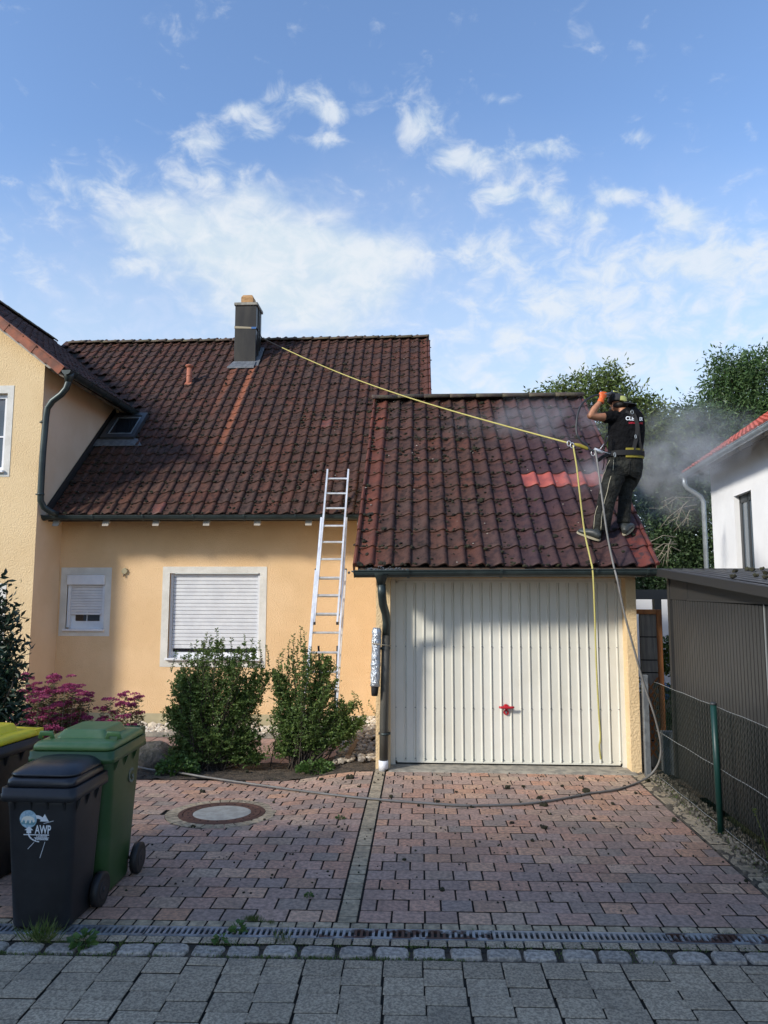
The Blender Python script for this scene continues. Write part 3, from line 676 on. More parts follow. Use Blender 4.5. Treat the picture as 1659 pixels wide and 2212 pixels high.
# gutters
def gutter(name, a, b, r, parent, mat_, out=(0, -1, 0), brackets=()):
    a = Vector(a); b = Vector(b); o_ = Vector(out).normalized(); up = Vector((0, 0, 1)); mb = MB(); rings = []
    prof = []
    for k in range(11): t = pi*k/10; prof.append((-cos(t)*r, -sin(t)*r))
    prof = [(-r, 0)]+prof[1:10]+[(r, 0), (r+.012, .004), (r+.012, .012), (r-.002, .012), (r-.006, .002)]+[(-cos(pi*k/10)*(r-.006), -sin(pi*k/10)*(r-.006)) for k in range(9, 0, -1)]+[(-r+.006, .004)]
    for P in (a, b): rings.append([P+o_*q[0]+up*q[1] for q in prof])
    mb.loft(rings, smooth=False, caps=False); gt = mb.build(name, mat_, parent)
    for P in (a, b):
        mb = MB(); d = (b-a).normalized()*.004; mb.prism([P+o_*(-cos(pi*k/10)*(r+.004))+up*(-sin(pi*k/10)*(r+.004)) for k in range(11)], d); mb.build('end_cap', mat_, gt)
    for t in brackets:
        P = a+(b-a)*t; d = (b-a).normalized()*.028; mb = MB()
        for k in range(12):
            t0, t1 = pi*k/12, pi*(k+1)/12
            q = [P+o_*(-cos(t0)*(r+.001))+up*(-sin(t0)*(r+.001)), P+o_*(-cos(t1)*(r+.001))+up*(-sin(t1)*(r+.001)), P+o_*(-cos(t1)*(r+.007))+up*(-sin(t1)*(r+.007)), P+o_*(-cos(t0)*(r+.007))+up*(-sin(t0)*(r+.007))]
            mb.prism(q, d)
        mb.prism([P+o_*(r+.002), P+o_*(r+.020), P+o_*(r+.020)+up*.018, P+o_*(r+.002)+up*.018], d)
        mb.build('bracket', mat_, gt)
    return gt
gutter('gutter', (-5.93, 10.80, 3.105), (-.70, 10.80, 3.095), .060, house, M['zinc_dark'], brackets=[.005+i*.152 for i in range(7)])
gutter('gutter', (WEX+.060, 10.38, WEZ-.030), (WEX+.060, 13.06, WEZ-.02), .068, house, M['zinc_dark'], out=(1, 0, 0), brackets=[.08, .28, .48, .68, .88])
mb = MB(); mb.box(-5.86, -.70, 10.868, 10.90, 3.03, 3.15); mb.build('fascia', M['wood_brown'], house)
for i in range(7):                                     # rafter ends under the eave
    mb = MB(); x = -5.72+i*.80; mb.prism([(x-.05, 10.84, 3.06), (x+.05, 10.84, 3.06), (x+.05, 10.84, 2.94), (x-.05, 10.84, 2.94)][:0] or [(x-.05, 10.82, 2.955), (x-.05, 10.86, 3.06), (x-.05, 11.42, 3.60), (x-.05, 11.42, 3.42)], (.10, 0, 0)); mb.build('rafter', M['wood_white'], house)
mb = MB(); mb.prism([(-5.9, 10.90, 3.10), (-5.9, 11.42, 3.59), (-5.9, 11.42, 3.62), (-5.9, 10.90, 3.13)], (5.2, 0, 0)); mb.build('soffit', M['wood_white'], house)
for i in range(5):
    yy = 10.75+i*.60; mb = MB(); mb.prism([(-5.54, yy, WEZ-.10), (-5.54, yy, WEZ-.03), (-5.93, yy, WEZ+.26), (-5.93, yy, WEZ+.10)], (0, .10, 0)); mb.build('rafter', M['wood_white'], house)
mb = MB(); mb.prism([(-5.52, 10.5, WEZ-.05), (-5.93, 10.5, WEZ+.26), (-5.93, 10.5, WEZ+.28), (-5.52, 10.5, WEZ-.03)], (0, 2.5, 0)); mb.build('soffit', M['stucco_side'], house)
# walls
def wall(name, x0, x1, z0, z1, y, holes, mat_, parent, rev=.13, reveal=None):
    mb = MB()
    for a, b, c, d in rects_with_holes(x0, x1, z0, z1, holes): mb.add([(a, y, c), (b, y, c), (b, y, d), (a, y, d)], [(0, 1, 2, 3)])
    for (a, b, c, d) in holes:
        P = [(a, c), (b, c), (b, d), (a, d)]
        for k in range(4):
            p, q = P[k], P[(k+1) % 4]; mb.add([(p[0], y, p[1]), (q[0], y, q[1]), (q[0], y+rev, q[1]), (p[0], y+rev, p[1])], [(0, 1, 2, 3)])
    return mb.build(name, mat_, parent)
WY = 11.40
sw = (-5.765, -5.135, 1.30, 2.205); bw = (-4.066, -2.585, .845, 2.232)
wall('wall', -5.91, -.30, .005, 3.62, WY, [sw, bw], M['stucco'], house)
mb = MB(); mb.box(-5.91, -.48, WY-.0, WY+.3, -.5, .005); mb.build('plinth', M['plinth'], house)
mb = MB(); mb.add([(-.30, WY, 0), (-.05, WY, 0), (-.05, 19.8, 0), (-.05, 19.8, 4), (-.05, RY, RZ-.1), (-.05, WY, 3.6)], [(1, 2, 3, 4, 5)]); mb.build('gable_wall', M['stucco'], house)
def trim(x0, x1, z0, z1, hole, y, parent, nm='window_trim'):
    mb = MB()
    for a, b, c, d in rects_with_holes(x0, x1, z0, z1, [hole]): mb.box(a, b, y-.006, y+.02, c, d)
    return mb.build(nm, M['trim_white'], parent)
trim(-5.876, -5.033, 1.215, 2.322, sw, WY, house); trim(-4.184, -2.474, .735, 2.338, bw, WY, house)
# small window: shutter box, slats let down three quarters, frame below, sill
w = thing  # alias unused
mb = MB(); mb.box(sw[0]+.02, sw[1]-.02, WY+.07, WY+.12, sw[2]+.02, sw[3]-.02); win = mb.build('window', M['pvc'], house)
mb = MB(); mb.bbox(sw[0]-.005, sw[1]-.0, WY-.035, WY+.10, sw[3]-.165, sw[3]-.003, .01); mb.build('shutter_box', M['pvc'], win)
for x in (sw[0]+.005, sw[1]-.045): mb = MB(); mb.box(x, x+.05, WY+.015, WY+.07, sw[2]+.05, sw[3]-.165); mb.build('guide_rail', M['pvc'], win)
n = 11; zt = sw[3]-.17; hh = .044
for k in range(n):
    mb = MB(); z = zt-k*hh; mb.bbox(sw[0]+.052, sw[1]-.045, WY+.030, WY+.048, z-hh+.004, z, .005); mb.build('shutter_slat', M['slat'], win)
mb = MB(); mb.box(sw[0]+.13, -5.455, WY+.062, WY+.068, sw[2]+.155, sw[2]+.30); mb.build('pane', M['glass'], win)
mb = MB(); mb.box(-5.435, sw[1]-.10, WY+.062, WY+.068, sw[2]+.155, sw[2]+.30); mb.build('pane', M['glass'], win)
mb = MB(); mb.bbox(sw[0]-.03, sw[1]+.02, WY-.055, WY+.08, sw[2]-.005, sw[2]+.03, .006); mb.build('window_sill', M['pvc'], win)
# large window with the shutter closed
mb = MB(); mb.box(bw[0]+.02, bw[1]-.02, WY+.09, WY+.125, bw[2]+.02, bw[3]-.01); win = mb.build('window', M['pvc'], house)
for x in (bw[0]+.003, bw[1]-.043): mb = MB(); mb.box(x, x+.04, WY+.04, WY+.10, bw[2]+.03, bw[3]); mb.build('guide_rail', M['pvc'], win)
n = 20; hh = (bw[3]-.01-(bw[2]+.17))/n
for k in range(n):
    mb = MB(); z = bw[3]-.008-k*hh; mb.bbox(bw[0]+.045, bw[1]-.045, WY+.060, WY+.080, z-hh+.005, z, .006); mb.build('shutter_slat', M['slat'], win)
mb = MB(); mb.box(bw[0]+.06, bw[1]-.06, WY+.085, WY+.089, bw[2]+.12, bw[2]+.17); mb.build('pane', M['glass'], win)
mb = MB(); mb.bbox(bw[0]-.03, bw[1]+.03, WY-.055, WY+.09, bw[2]-.005, bw[2]+.03, .006); mb.build('window_sill', M['pvc'], win)
# wing
WFY = 10.62
uw = (-7.9, -6.485, 3.80, 5.04); lw = (-7.9, -6.42, .95, 1.98)
mb = MB()
for a, b, c, d in rects_with_holes(-12.8, -5.91, -.5, 5.10, [uw, lw]): mb.add([(a, WFY, c), (b, WFY, c), (b, WFY, d), (a, WFY, d)], [(0, 1, 2, 3)])
zc = zwing(-5.91)-.10
mb.add([(-12.8, WFY, 5.10), (-5.91, WFY, 5.10), (-5.91, WFY, zc), (WRX, WFY, zwing(WRX)-.1), (-11.6, WFY, 5.15)], [(0, 1, 2, 3, 4)])
for (a, b, c, d) in (uw, lw): mb.add([(b, WFY, c), (b, WFY, d), (b, WFY+.14, d), (b, WFY+.14, c), (a, WFY, d), (a, WFY+.14, d), (a, WFY, c), (a, WFY+.14, c)], [(0, 1, 2, 3), (1, 4, 5, 2), (0, 3, 7, 6)])
mb.build('wing_wall', M['stucco_pale'], house)
mb = MB(); mb.add([(-5.91, WFY, -.5), (-5.91, WFY, 5.6), (-5.91, 13.4, 5.6), (-5.91, 13.4, -.5)], [(0, 1, 2, 3)]); mb.build('wing_side_wall', M['stucco_side'], house)
trim(-8.1, -6.385, 3.71, 5.165, uw, WFY, house); trim(-8.1, -6.325, .86, 2.06, lw, WFY, house)
for hw in (uw, lw):
    mb = MB()
    for a, b, c, d in rects_with_holes(hw[0], hw[1], hw[2], hw[3], [(hw[0]+.06, hw[0]+.62, hw[2]+.07, hw[3]-.07), (hw[0]+.72, hw[1]-.07, hw[2]+.07, hw[3]-.07)]): mb.box(a, b, WFY+.06, WFY+.12, c, d)
    win = mb.build('window', M['pvc'], house)
    for xa, xb in ((hw[0]+.06, hw[0]+.62), (hw[0]+.72, hw[1]-.07)):
        mb = MB(); mb.box(xa, xb, WFY+.088, WFY+.094, hw[2]+.07, hw[3]-.07); mb.build('pane', M['glass_sky'], win)
        zm = hw[2]+(hw[3]-hw[2])*.45; mb = MB(); mb.box(xa, xb, WFY+.075, WFY+.087, zm-.012, zm+.012); mb.build('glazing_bar', M['pvc'], win)
    mb = MB(); mb.bbox(hw[0], hw[1]+.02, WFY-.05, WFY+.06, hw[2]-.03, hw[2]+.01, .006); mb.build('window_sill', M['pvc'], win)
# verge of the wing: terracotta flange tiles stepping up the gable
for i in range(14):
    s0, s1 = i*TR, (i+1)*TR+.02; c_, s_ = cos(THW), sin(THW)
    def P(s, d): return (WEX-s*c_-d*s_, 10.405+.006*(i % 2), WEZ+s*s_-d*c_+.012)
    mb = MB(); mb.prism([P(s0, -.02+.012), P(s1, -.02), P(s1, .105), P(s0, .125)], (0, .02, 0)); mb.prism([P(s0, -.028), P(s1, -.034), P(s1, -.02), P(s0, -.012)], (0, .14, 0))
    mb.build('verge_tile', M['verge_red'], house)
def P(s, d, y): return (WEX-s*cos(THW)-d*sin(THW), y, WEZ+s*sin(THW)-d*cos(THW))
mb = MB(); mb.prism([P(.16, .10, 10.43), P(3.9, .10, 10.43), P(3.9, .135, 10.43), P(.20, .135, 10.43)], (0, .19, 0)); mb.build('verge_board', M['wood_white'], house)
# wing downpipe
p0 = Vector((WEX+.045, 10.50, WEZ-.09))
path = [p0, p0+Vector((0, 0, -.10)), p0+Vector((-.03, .0, -.20)), p0+Vector((-.11, .01, -.29)), p0+Vector((-.25, .02, -.39)), p0+Vector((-.33, .03, -.50)), p0+Vector((-.345, .03, -.64)), Vector((-5.825, 10.54, 4.0)), Vector((-5.825, 10.54, 3.45)), Vector((-5.825, 10.55, 3.32)), Vector((-5.79, 10.60, 3.22)), Vector((-5.72, 10.68, 3.16)), Vector((-5.66, 10.76, 3.13))]
mb = MB(); mb.tube(path, .048, 12); dp = mb.build('downpipe', M['zinc_dark'], house)
mb = MB(); mb.tube([p0+Vector((0, 0, .05)), p0+Vector((0, 0, -.02)), p0+Vector((0, 0, -.10))], [.085, .07, .05], 12); mb.build('outlet', M['zinc_dark'], dp)
for z in (4.55, 3.42): mb = MB(); mb.tube([(-5.825, 10.54, z-.015), (-5.825, 10.54, z+.015)], .055, 12); mb.box(-5.90, -5.86, 10.53, 10.60, z-.01, z+.01); mb.build('pipe_clip', M['zinc_dark'], dp)
# lead flashing up the side wall, skylight, vent, chimney
def MP(x, y, d=0): return Vector((x, y-d*sin(THM), zmain(y)+d*cos(THM)))
mb = MB(); mb.prism([MP(-5.90, 10.92, .10), MP(-5.90, 13.2, .10), MP(-5.90, 13.2, -.02), MP(-5.90, 10.92, -.02)], (.035, 0, 0)); mb.build('flashing', M['tile_under'], house)
mb = MB(); mb.prism([MP(-5.88, 12.30, .035), MP(-4.98, 12.30, .035), MP(-5.12, 12.46, .040), MP(-5.86, 12.46, .040)], (0, 0, .012)); mb.build('flashing', M['lead'], house)
sk = thing  # noqa
mb = MB(); A, B, C, D = (-5.80, 12.45), (-5.18, 12.45), (-5.18, 13.09), (-5.80, 13.09)
def skf(x0, x1, y0, y1, d0, d1): mb.prism([MP(x0, y0, d0), MP(x1, y0, d0), MP(x1, y1, d0), MP(x0, y1, d0)], MP(0, 0, d1)-MP(0, 0, d0))
skf(-5.80, -5.18, 12.45, 12.53, 0, .10); skf(-5.80, -5.18, 13.01, 13.09, 0, .10); skf(-5.80, -5.73, 12.53, 13.01, 0, .10); skf(-5.25, -5.18, 12.53, 13.01, 0, .10)
sky_w = mb.build('skylight', M['anthracite'], house)
mb = MB(); skf(-5.73, -5.25, 12.53, 13.01, .0, .075); mb.build('pane', M['glass'], sky_w)
mb = MB(); skf(-5.71, -5.27, 12.55, 12.57, .075, .085); skf(-5.71, -5.27, 12.97, 12.99, .075, .085); skf(-5.71, -5.69, 12.57, 12.97, .075, .085); skf(-5.29, -5.27, 12.57, 12.97, .075, .085); mb.build('sash', M['zinc_grey'], sky_w)
q = MP(-4.75, 14.05)
mb = MB(); mb.tube([q+Vector((0, 0, -.05)), q+Vector((0, 0, .05)), q+Vector((0, 0, .36))], [.056, .055, .053], 14); vp = mb.build('vent_pipe', M['clay'], house)
mb = MB(); mb.tube([q+Vector((0, 0, .35)), q+Vector((0, 0, .365)), q+Vector((0, 0, .375)), q+Vector((0, 0, .40)), q+Vector((0, 0, .415))], [.055, .060, .075, .085, .070], 14); mb.build('vent_cap', M['clay'], vp)
mb = MB(); mb.tube([q+Vector((0, 0, .17)), q+Vector((0, 0, .19))], .058, 14); mb.build('collar', M['clay'], vp)
mb = MB(); mb.prism([MP(-4.82, 14.0, .035), MP(-4.68, 14.0, .035), MP(-4.70, 14.12, .040), MP(-4.80, 14.12, .040)], (0, 0, .02)); mb.build('vent_base', M['clay'], vp)
cx0, cx1, cy0, cy1 = -4.00, -3.535, 14.70, 15.20; zt = atY(528, 660, 14.70).z
mb = MB(); mb.bbox(cx0, cx1, cy0, cy1, zmain(cy0)-.3, zt, .006)
chim = mb.build('chimney', M['chimney_sheet'], house)
mb = MB(); mb.box(cx1, cx1+.018, cy0+.18, cy0+.20, zmain(cy0), zt); mb.box(cx1, cx1+.014, cy0+.34, cy0+.36, zmain(cy0), zt); mb.build('seam', M['chimney_sheet'], chim)
mb = MB(); mb.bbox(cx0-.02, cx1+.03, cy0-.03, cy1+.03, zt, zt+.065, .008); mb.build('chimney_cap', M['chimney_cap'], chim)
mb = MB(); mb.prism([MP(cx0-.09, cy0-.18, .045), MP(cx1+.02, cy0-.18, .045), MP(cx1+.02, cy0, .05), MP(cx0-.0, cy0, .05)], (0, 0, .03)); mb.prism([MP(cx1, cy0-.10, .02), MP(cx1+.09, cy0-.10, .02), MP(cx1+.09, cy1, .05), MP(cx1, cy1, .05)], (0, 0, .03)); mb.build('flashing', M['lead'], chim)
mb = MB(); zc_ = zt+.066; rr = []
for z, s in ((0, 1.0), (.14, 1.0), (.20, .74)):
    rr.append([(-3.755+a*s, 14.86+b*s, zc_+z) for a, b in ((-.13, -.12), (.13, -.12), (.14, -.08), (.14, .10), (.10, .13), (-.10, .13), (-.14, .09), (-.14, -.08))])
mb.loft(rr, smooth=False); o = mb.build('capstone', M['sandstone']); tag(o, 'pale orange sandstone block resting on top of the chimney', 'stone block')
# wall lamp-like vent and small things
mb = MB(); q = atY(270, 1234, WY); mb.tube([q+Vector((0, -.03, 0)), q+Vector((0, -.012, 0)), q+Vector((0, .01, 0))], [.045, .055, .055], 8, smooth=False); v_ = mb.build('wall_vent', M['plinth'], house)
mb = MB(); mb.tube([q+Vector((-.005, -.02, -.05)), q+Vector((-.005, -.025, -.085))], .012, 6); mb.build('nozzle', M['anthracite'], v_)

# ------------------------------------------------------------------ garage
garage = thing('garage', 'garage with a mossy tiled roof and a white up-and-over door', 'garage', (.98, 8.2, 0))
GW, GR = .2025, .3275; GE, GEZ = 7.82, 2.235; GX0, GX1 = -.71, 2.53
def zg(y): return GEZ+tan(THG)*(y-GE)
TG = tile_mesh('roof_tile', M['tile_garage'], GW, GR+.06, .038); TGW = TG.copy(); TGW.materials[0] = M['tile_washed']
gt = []
for r in range(13):
    s = r*GR; y = GE+s*cos(THG); z = GEZ+s*sin(THG)
    for c in range(16):
        x = GX0+c*GW; Mt = roofM(THG, 0, x, y, z) @ jit(); mid = y+GR*.4
        washed = (abs(mid-9.17) < .14 and 1.36 < x+GW/2 < 2.44)
        inst(TGW if washed else TG, 'roof_tile', garage, Mt)
        if not washed: roof_spots(Mt, GW, GR, 9.5 if x < 1.3 else 4.5)
        if c == 0: roof_spots(Mt, GW, GR, 8)
        if random.random() < .22: lich_pts.append((*(Mt @ Vector((random.random()*GW, random.random()*GR, .036))), 0, THG))
GRY = GE+13*GR*cos(THG); GRZ = zg(GRY)
poly('roof', [(GX0+.02, GE+.03, zg(GE+.03)-.03), (GX1-.02, GE+.03, zg(GE+.03)-.03), (GX1-.02, GRY, GRZ-.03), (GX0+.02, GRY, GRZ-.03)], M['tile_under'], garage, (0, 0, -.05))
poly('roof', [(GX0+.02, GRY, GRZ-.03), (GX1+.04, GRY, GRZ-.03), (GX1+.04, GRY+3.6, GRZ-3.0), (GX0+.02, GRY+3.6, GRZ-3.0)], M['tile_garage'], garage, (0, 0, -.08))
rg = ridge_cap(.125, .40, M['ridge'])
for i in range(8):
    x = GX0-.03+i*.412; inst(rg, 'ridge_cap', garage, Matrix.Translation((x, GRY, GRZ+.075)) @ Matrix.Rotation(radians(-1.2), 4, 'Y')) if i else inst(rg, 'ridge_cap', garage, Matrix.Translation((x, GRY, GRZ+.07)))
for side, xx in ((0, GX0-.032), (1, GX1+.002)):        # verge tiles: rounded flange running up both edges
    for r in range(13):
        s = r*GR; y = GE+s*cos(THG); z = GEZ+s*sin(THG); mb = MB(); rings = []
        for s_, l in ((-.01, .024), (GR+.05, .0)):
            rings.append([(a, s_, b+l) for a, b in ((0, -.11), (0, .020), (.008, .034), (.026, .040), (.042, .030), (.046, .008), (.030, -.0), (.014, -.004), (.014, -.11))])
        mb.loft(rings, smooth=False); mb.build('verge_tile', M['tile_garage'], garage, roofM(THG, 0, xx, y, z) @ jit())
for r in range(nr):
    s = r*TR; y = E0+s*cos(THM)
    if y < 11.9: continue
    mb = MB(); rings = []
    for s_, l in ((-.01, .024), (TR+.05, .0)):
        rings.append([(a, s_, b+l) for a, b in ((0, -.11), (0, .020), (.008, .034), (.026, .040), (.042, .030), (.046, .008), (.030, -.0), (.014, -.004), (.014, -.11))])
    mb.loft(rings, smooth=False); mb.build('verge_tile', M['tile_bared'] if r % 3 else M['tile_main'], house, roofM(THM, 0, .185, y, EZ+s*sin(THM)) @ jit())
gutter('gutter', (-.72, 7.735, 2.178), (2.545, 7.735, 2.198), .068, garage, M['zinc_dark'], brackets=(.176, .482, .79, .955))
mb = MB(); mb.box(-.66, 2.52, 7.815, 7.84, 2.135, 2.22); mb.build('fascia', M['wood_brown'], garage)
mb = MB(); mb.prism([(-.66, 7.84, 2.13), (-.66, 8.16, 2.13), (-.66, 8.16, 2.15), (-.66, 7.84, 2.15)], (3.16, 0, 0)); mb.build('soffit', M['wood_white'], garage)
GF = 8.145; DY = 8.34
mb = MB()
for a, b, c, d in rects_with_holes(-.505, 2.41, -.01, 2.5, [(-.345, 2.30, -.01, 2.115)]): mb.box(a, b, GF, GF+.24, c, d)
mb.build('front_wall', M['stucco_pale'], garage)
mb = MB(); mb.box(-.505, -.27, GF+.24, 13.6, -.3, 2.5); mb.box(2.26, 2.41, GF+.24, 13.6, -.1, 2.5); mb.build('side_wall', M['stucco_pale'], garage)
for xx in (-.505, 2.27): mb = MB(); mb.prism([(xx, GF+.02, 2.3), (xx, 13.6, 2.3), (xx, GRY, GRZ-.15)], (.14, 0, 0)); mb.build('gable', M['stucco_pale'], garage)
mb = MB(); mb.bbox(-.36, 2.34, 8.02, 8.42, -.10, -.004+.012, .008); mb.build('threshold', M['concrete'], garage)
# up-and-over door: folded vertical panels
x0, x1, z0, z1 = -.290, 2.255, .028, 2.085
mb = MB(); mb.box(-.345, x0, DY-.02, DY+.06, 0, 2.115); mb.box(x1, 2.30, DY-.02, DY+.06, 0, 2.115); mb.box(x0, x1, DY-.02, DY+.06, z1, 2.115); fr = mb.build('door_frame', M['door_white'], garage)
mb = MB(); mb.box(x0-.004, x1+.004, DY+.02, DY+.05, 0.0, z1); mb.build('door_gap', M['door_joint'], garage)
mb = MB(); n = 23; edges = [x0+.008+(x1-x0-.016)*k/n for k in range(n+1)]
door = None
ext = MB(); ext.box(x0+.002, x1-.002, DY-.004, DY+.018, z0, z0+.022); ext.box(x0+.002, x1-.002, DY-.004, DY+.018, z1-.025, z1-.002); ext.box(x0+.002, x0+.02, DY-.004, DY+.018, z0, z1); ext.box(x1-.02, x1-.002, DY-.004, DY+.018, z0, z1)
door = ext.build('garage_door', M['door_white'], garage)
for k in range(n):
    a, b = edges[k], edges[k+1]; mb = MB()
    prof = [(a, .012), (a+.006, .012), (a+.012, .0), (b-.022, .0), (b-.016, -.012), (b-.006, -.012), (b, .012)]
    mb.loft([[(x, DY+y, z) for x, y in prof]+[(b, DY+.018, z), (a, DY+.018, z)] for z in (z0+.022, z1-.025)], smooth=False)
    mb.build('door_panel', M['door_white'], door)
mb = MB()
for zz in (z0+.045, .62+.02, 1.33):
    for k in range(n+1): q = Vector((min(edges[k], x1-.02)-.002, DY-.014, zz)); mb.tube([q, q+Vector((0, .012, 0))], .0065, 6)
mb.build('rivet', M['steel_post'], door, kind='stuff')
q = atY(1094, 1528, DY-.05); mb = MB(); mb.tube([q+Vector((0, .05, 0)), q+Vector((0, -.0, 0))], [.032, .028], 14); hd = mb.build('door_handle', M['red_plastic'], door)
mb = MB(); mb.tube([q+Vector((-.085, -.01, .002)), q+Vector((-.06, -.014, 0)), q+Vector((.06, -.014, 0)), q+Vector((.085, -.01, .002))], [.012, .014, .014, .012], 10); mb.build('grip', M['red_plastic'], hd)
q2 = q+Vector((0, .03, -.062)); mb = MB(); mb.tube([q2+Vector((0, .02, 0)), q2], .030, 16); mb.build('lock_plate', M['red_plastic'], hd)
mb = MB(); mb.tube([q2+Vector((0, 0, .004)), q2+Vector((0, -.004, .004))], .012, 10); mb.box(q2.x-.004, q2.x+.004, q2.y-.005, q2.y, q2.z-.020, q2.z); mb.build('keyhole', M['steel_post'], hd)
# downpipe of the garage
X = lambda x, y, Y: atY(x, y, Y)
path = [X(824, 1262, 7.76), X(825, 1285, 7.78), X(827, 1305, 7.84), X(833, 1325, 7.94), X(835, 1345, 8.04), X(834, 1372, 8.07), X(831, 1480, 8.08), X(829, 1570, 8.08), X(828.5, 1642, 8.08)]
mb = MB(); mb.tube(path[:5]+[path[5]], .046, 14); dp = mb.build('downpipe', M['zinc_dark'], garage)
mb = MB(); mb.tube(path[5:], .047, 14); mb.build('lower_pipe', M['pipe_worn'], dp)
mb = MB(); c0 = X(824, 1240, 7.745); c1 = X(824, 1264, 7.76); mb.tube([c0+Vector((0, 0, .015)), c0, c1], [.105, .10, .050], 4, up=(1, 1, 0)); mb.build('outlet_funnel', M['zinc_dark'], dp)
c = X(828.5, 1642, 8.08); mb = MB(); mb.tube([c, Vector((c.x, c.y, .0))], .054, 14); mb.build('pipe_socket', M['pvc'], dp)
for yy in (1400, 1585): c = X(831, yy, 8.08); mb = MB(); mb.tube([c+Vector((0, 0, -.012)), c+Vector((0, 0, .012))], .053, 14); mb.box(c.x-.07, c.x-.045, c.y, c.y+.06, c.z-.01, c.z+.01); mb.box(c.x+.045, c.x+.062, c.y, c.y+.06, c.z-.01, c.z+.01); mb.build('pipe_clip', M['zinc_dark'], dp)
mb = MB(); c = atY(1364, 1331, GF); mb.box(c.x-.038, c.x+.038, GF-.002, GF+.01, c.z-.022, c.z+.022); mb.build('cover_plate', M['stucco_pale'], garage)
# heap of dark grit in the gutter corner
P = []
for _ in range(260): P.append((RNG.normal(-.42, .13), RNG.uniform(7.70, 7.80), 2.165+abs(RNG.normal(0, .022))))
V, F = lumps(np.array(P), RNG.uniform(.008, .018, len(P)), 8); M['grit'] = mat('grit', (.055, .06, .065), (.09, .10, .11), ns=60, rough=1); fast_obj('gutter_grit', V, F, M['grit'], kind='stuff')
# moss and lichen on the roofs
mp_ = np.array(moss_pts)
V, F = lumps(mp_[:, :3], np.c_[mp_[:, 3]*1.7, mp_[:, 3]*1.5, mp_[:, 3]*1.1], 21, .3); fast_obj('roof_moss', V, F, M['moss'], kind='stuff')
lp = np.array(lich_pts); g = np.random.default_rng(5); S = g.uniform(.006, .016, len(lp))
V, F = lumps(lp[:, :3], np.c_[S, S*.7, S*.45], 22, .2); fast_obj('roof_lichen', V, F, M['lichen'], kind='stuff')
# ------------------------------------------------------------------ neighbour: dark shed, white house, things in the gap
shed = thing('garden_shed', 'dark grey ribbed metal shed with a low sloping roof beside the garage', 'shed', (2.9, 6.5, 0))
SX = 2.65; SY0, SY1 = 3.6, 7.80
def zroof(y): return 2.026+(y-5.486)*.0805
mb = MB(); pitch = .062; n = int((SY1-.05-SY0)/pitch); prof = []
for k in range(n):
    y = SY0+k*pitch; prof += [(0, y), (0, y+pitch*.80), (.018, y+pitch*.84), (.018, y+pitch*.97)]
prof.append((0, SY0+n*pitch))
mb.loft([[(SX+dx, y, z) for dx, y in prof] for z in (.10, 1.885)], smooth=False, caps=False, close=False); mb.build('ribbed_wall', M['shed'], shed)
mb = MB(); mb.prism([(SX-.004, SY0, 1.885), (SX-.004, SY1-.03, 1.885), (SX-.004, SY1-.03, zroof(SY1)-.02), (SX-.004, SY0, zroof(SY0)-.02)], (.03, 0, 0)); mb.build('top_panel', M['shed_dark'], shed)
mb = MB(); mb.box(SX-.010, SX+.02, SY0, 7.24, 1.880, 1.895); mb.box(SX-.007, SX+.0, 7.235, 7.242, 1.895, zroof(7.24)-.05); mb.build('trim_strip', M['shed'], shed)
mb = MB(); mb.box(SX-.012, SX+.06, SY1-.06, SY1, .06, zroof(SY1)-.02); mb.build('corner_post', M['shed'], shed)
mb = MB(); mb.box(SX-.008, SX-.001, 5.66, 5.672, .10, 1.885); mb.build('panel_joint', M['wire_steel'], shed)
mb = MB(); mb.box(SX+.02, 6.4, SY0, SY1-.02, .05, 1.9); mb.build('shed_body', M['shed_dark'], shed)
mb = MB(); mb.prism([(2.50, SY0-.2, zroof(SY0-.2)-.075), (2.50, SY1+.05, zroof(SY1+.05)-.075), (2.50, SY1+.05, zroof(SY1+.05)+.004), (2.50, SY0-.2, zroof(SY0-.2)+.004)], (.012, 0, 0))
mb.prism([(2.50, SY1+.038, zroof(SY1)-.075), (6.6, SY1+.038, zroof(SY1)-.075), (6.6, SY1+.038, zroof(SY1)+.004), (2.50, SY1+.038, zroof(SY1)+.004)], (0, .012, 0)); mb.build('fascia', M['shed_dark'], shed)
mb = MB(); prof = []; x = 2.512
while x < 6.5: prof += [(x, 0), (x+.075, 0), (x+.085, .020), (x+.105, .020), (x+.115, 0)]; x += .115
mb.loft([[(x, y, zroof(y)-.022+z) for x, z in prof] for y in (SY0-.19, SY1+.036)], smooth=False, caps=False, close=False); mb.build('roof_sheet', M['shed_roof'], shed)
for px, py in ((1587, 1236), (1583, 1248), (1615, 1232), (1625, 1233), (1652, 1240), (1631, 1246), (1651, 1250), (1645, 1231)):
    p = None
    d = ray(px, py); t = (CAMZ-(2.026-5.486*.0805)-.0)/(d[1]*.0805-d[2]); p = Vector(CAMP+d*t)
    V, F = lumps([(p.x, p.y, p.z+.012), (p.x+.02, p.y, p.z+.015)], [random.uniform(.014, .03), .016], random.randrange(999), .35)
    o = fast_obj('moss_clod', V, F, M['mossclod']); tag(o, 'dark clod of moss fallen onto the ribbed shed roof', 'moss clod', 'moss clods on the shed roof')

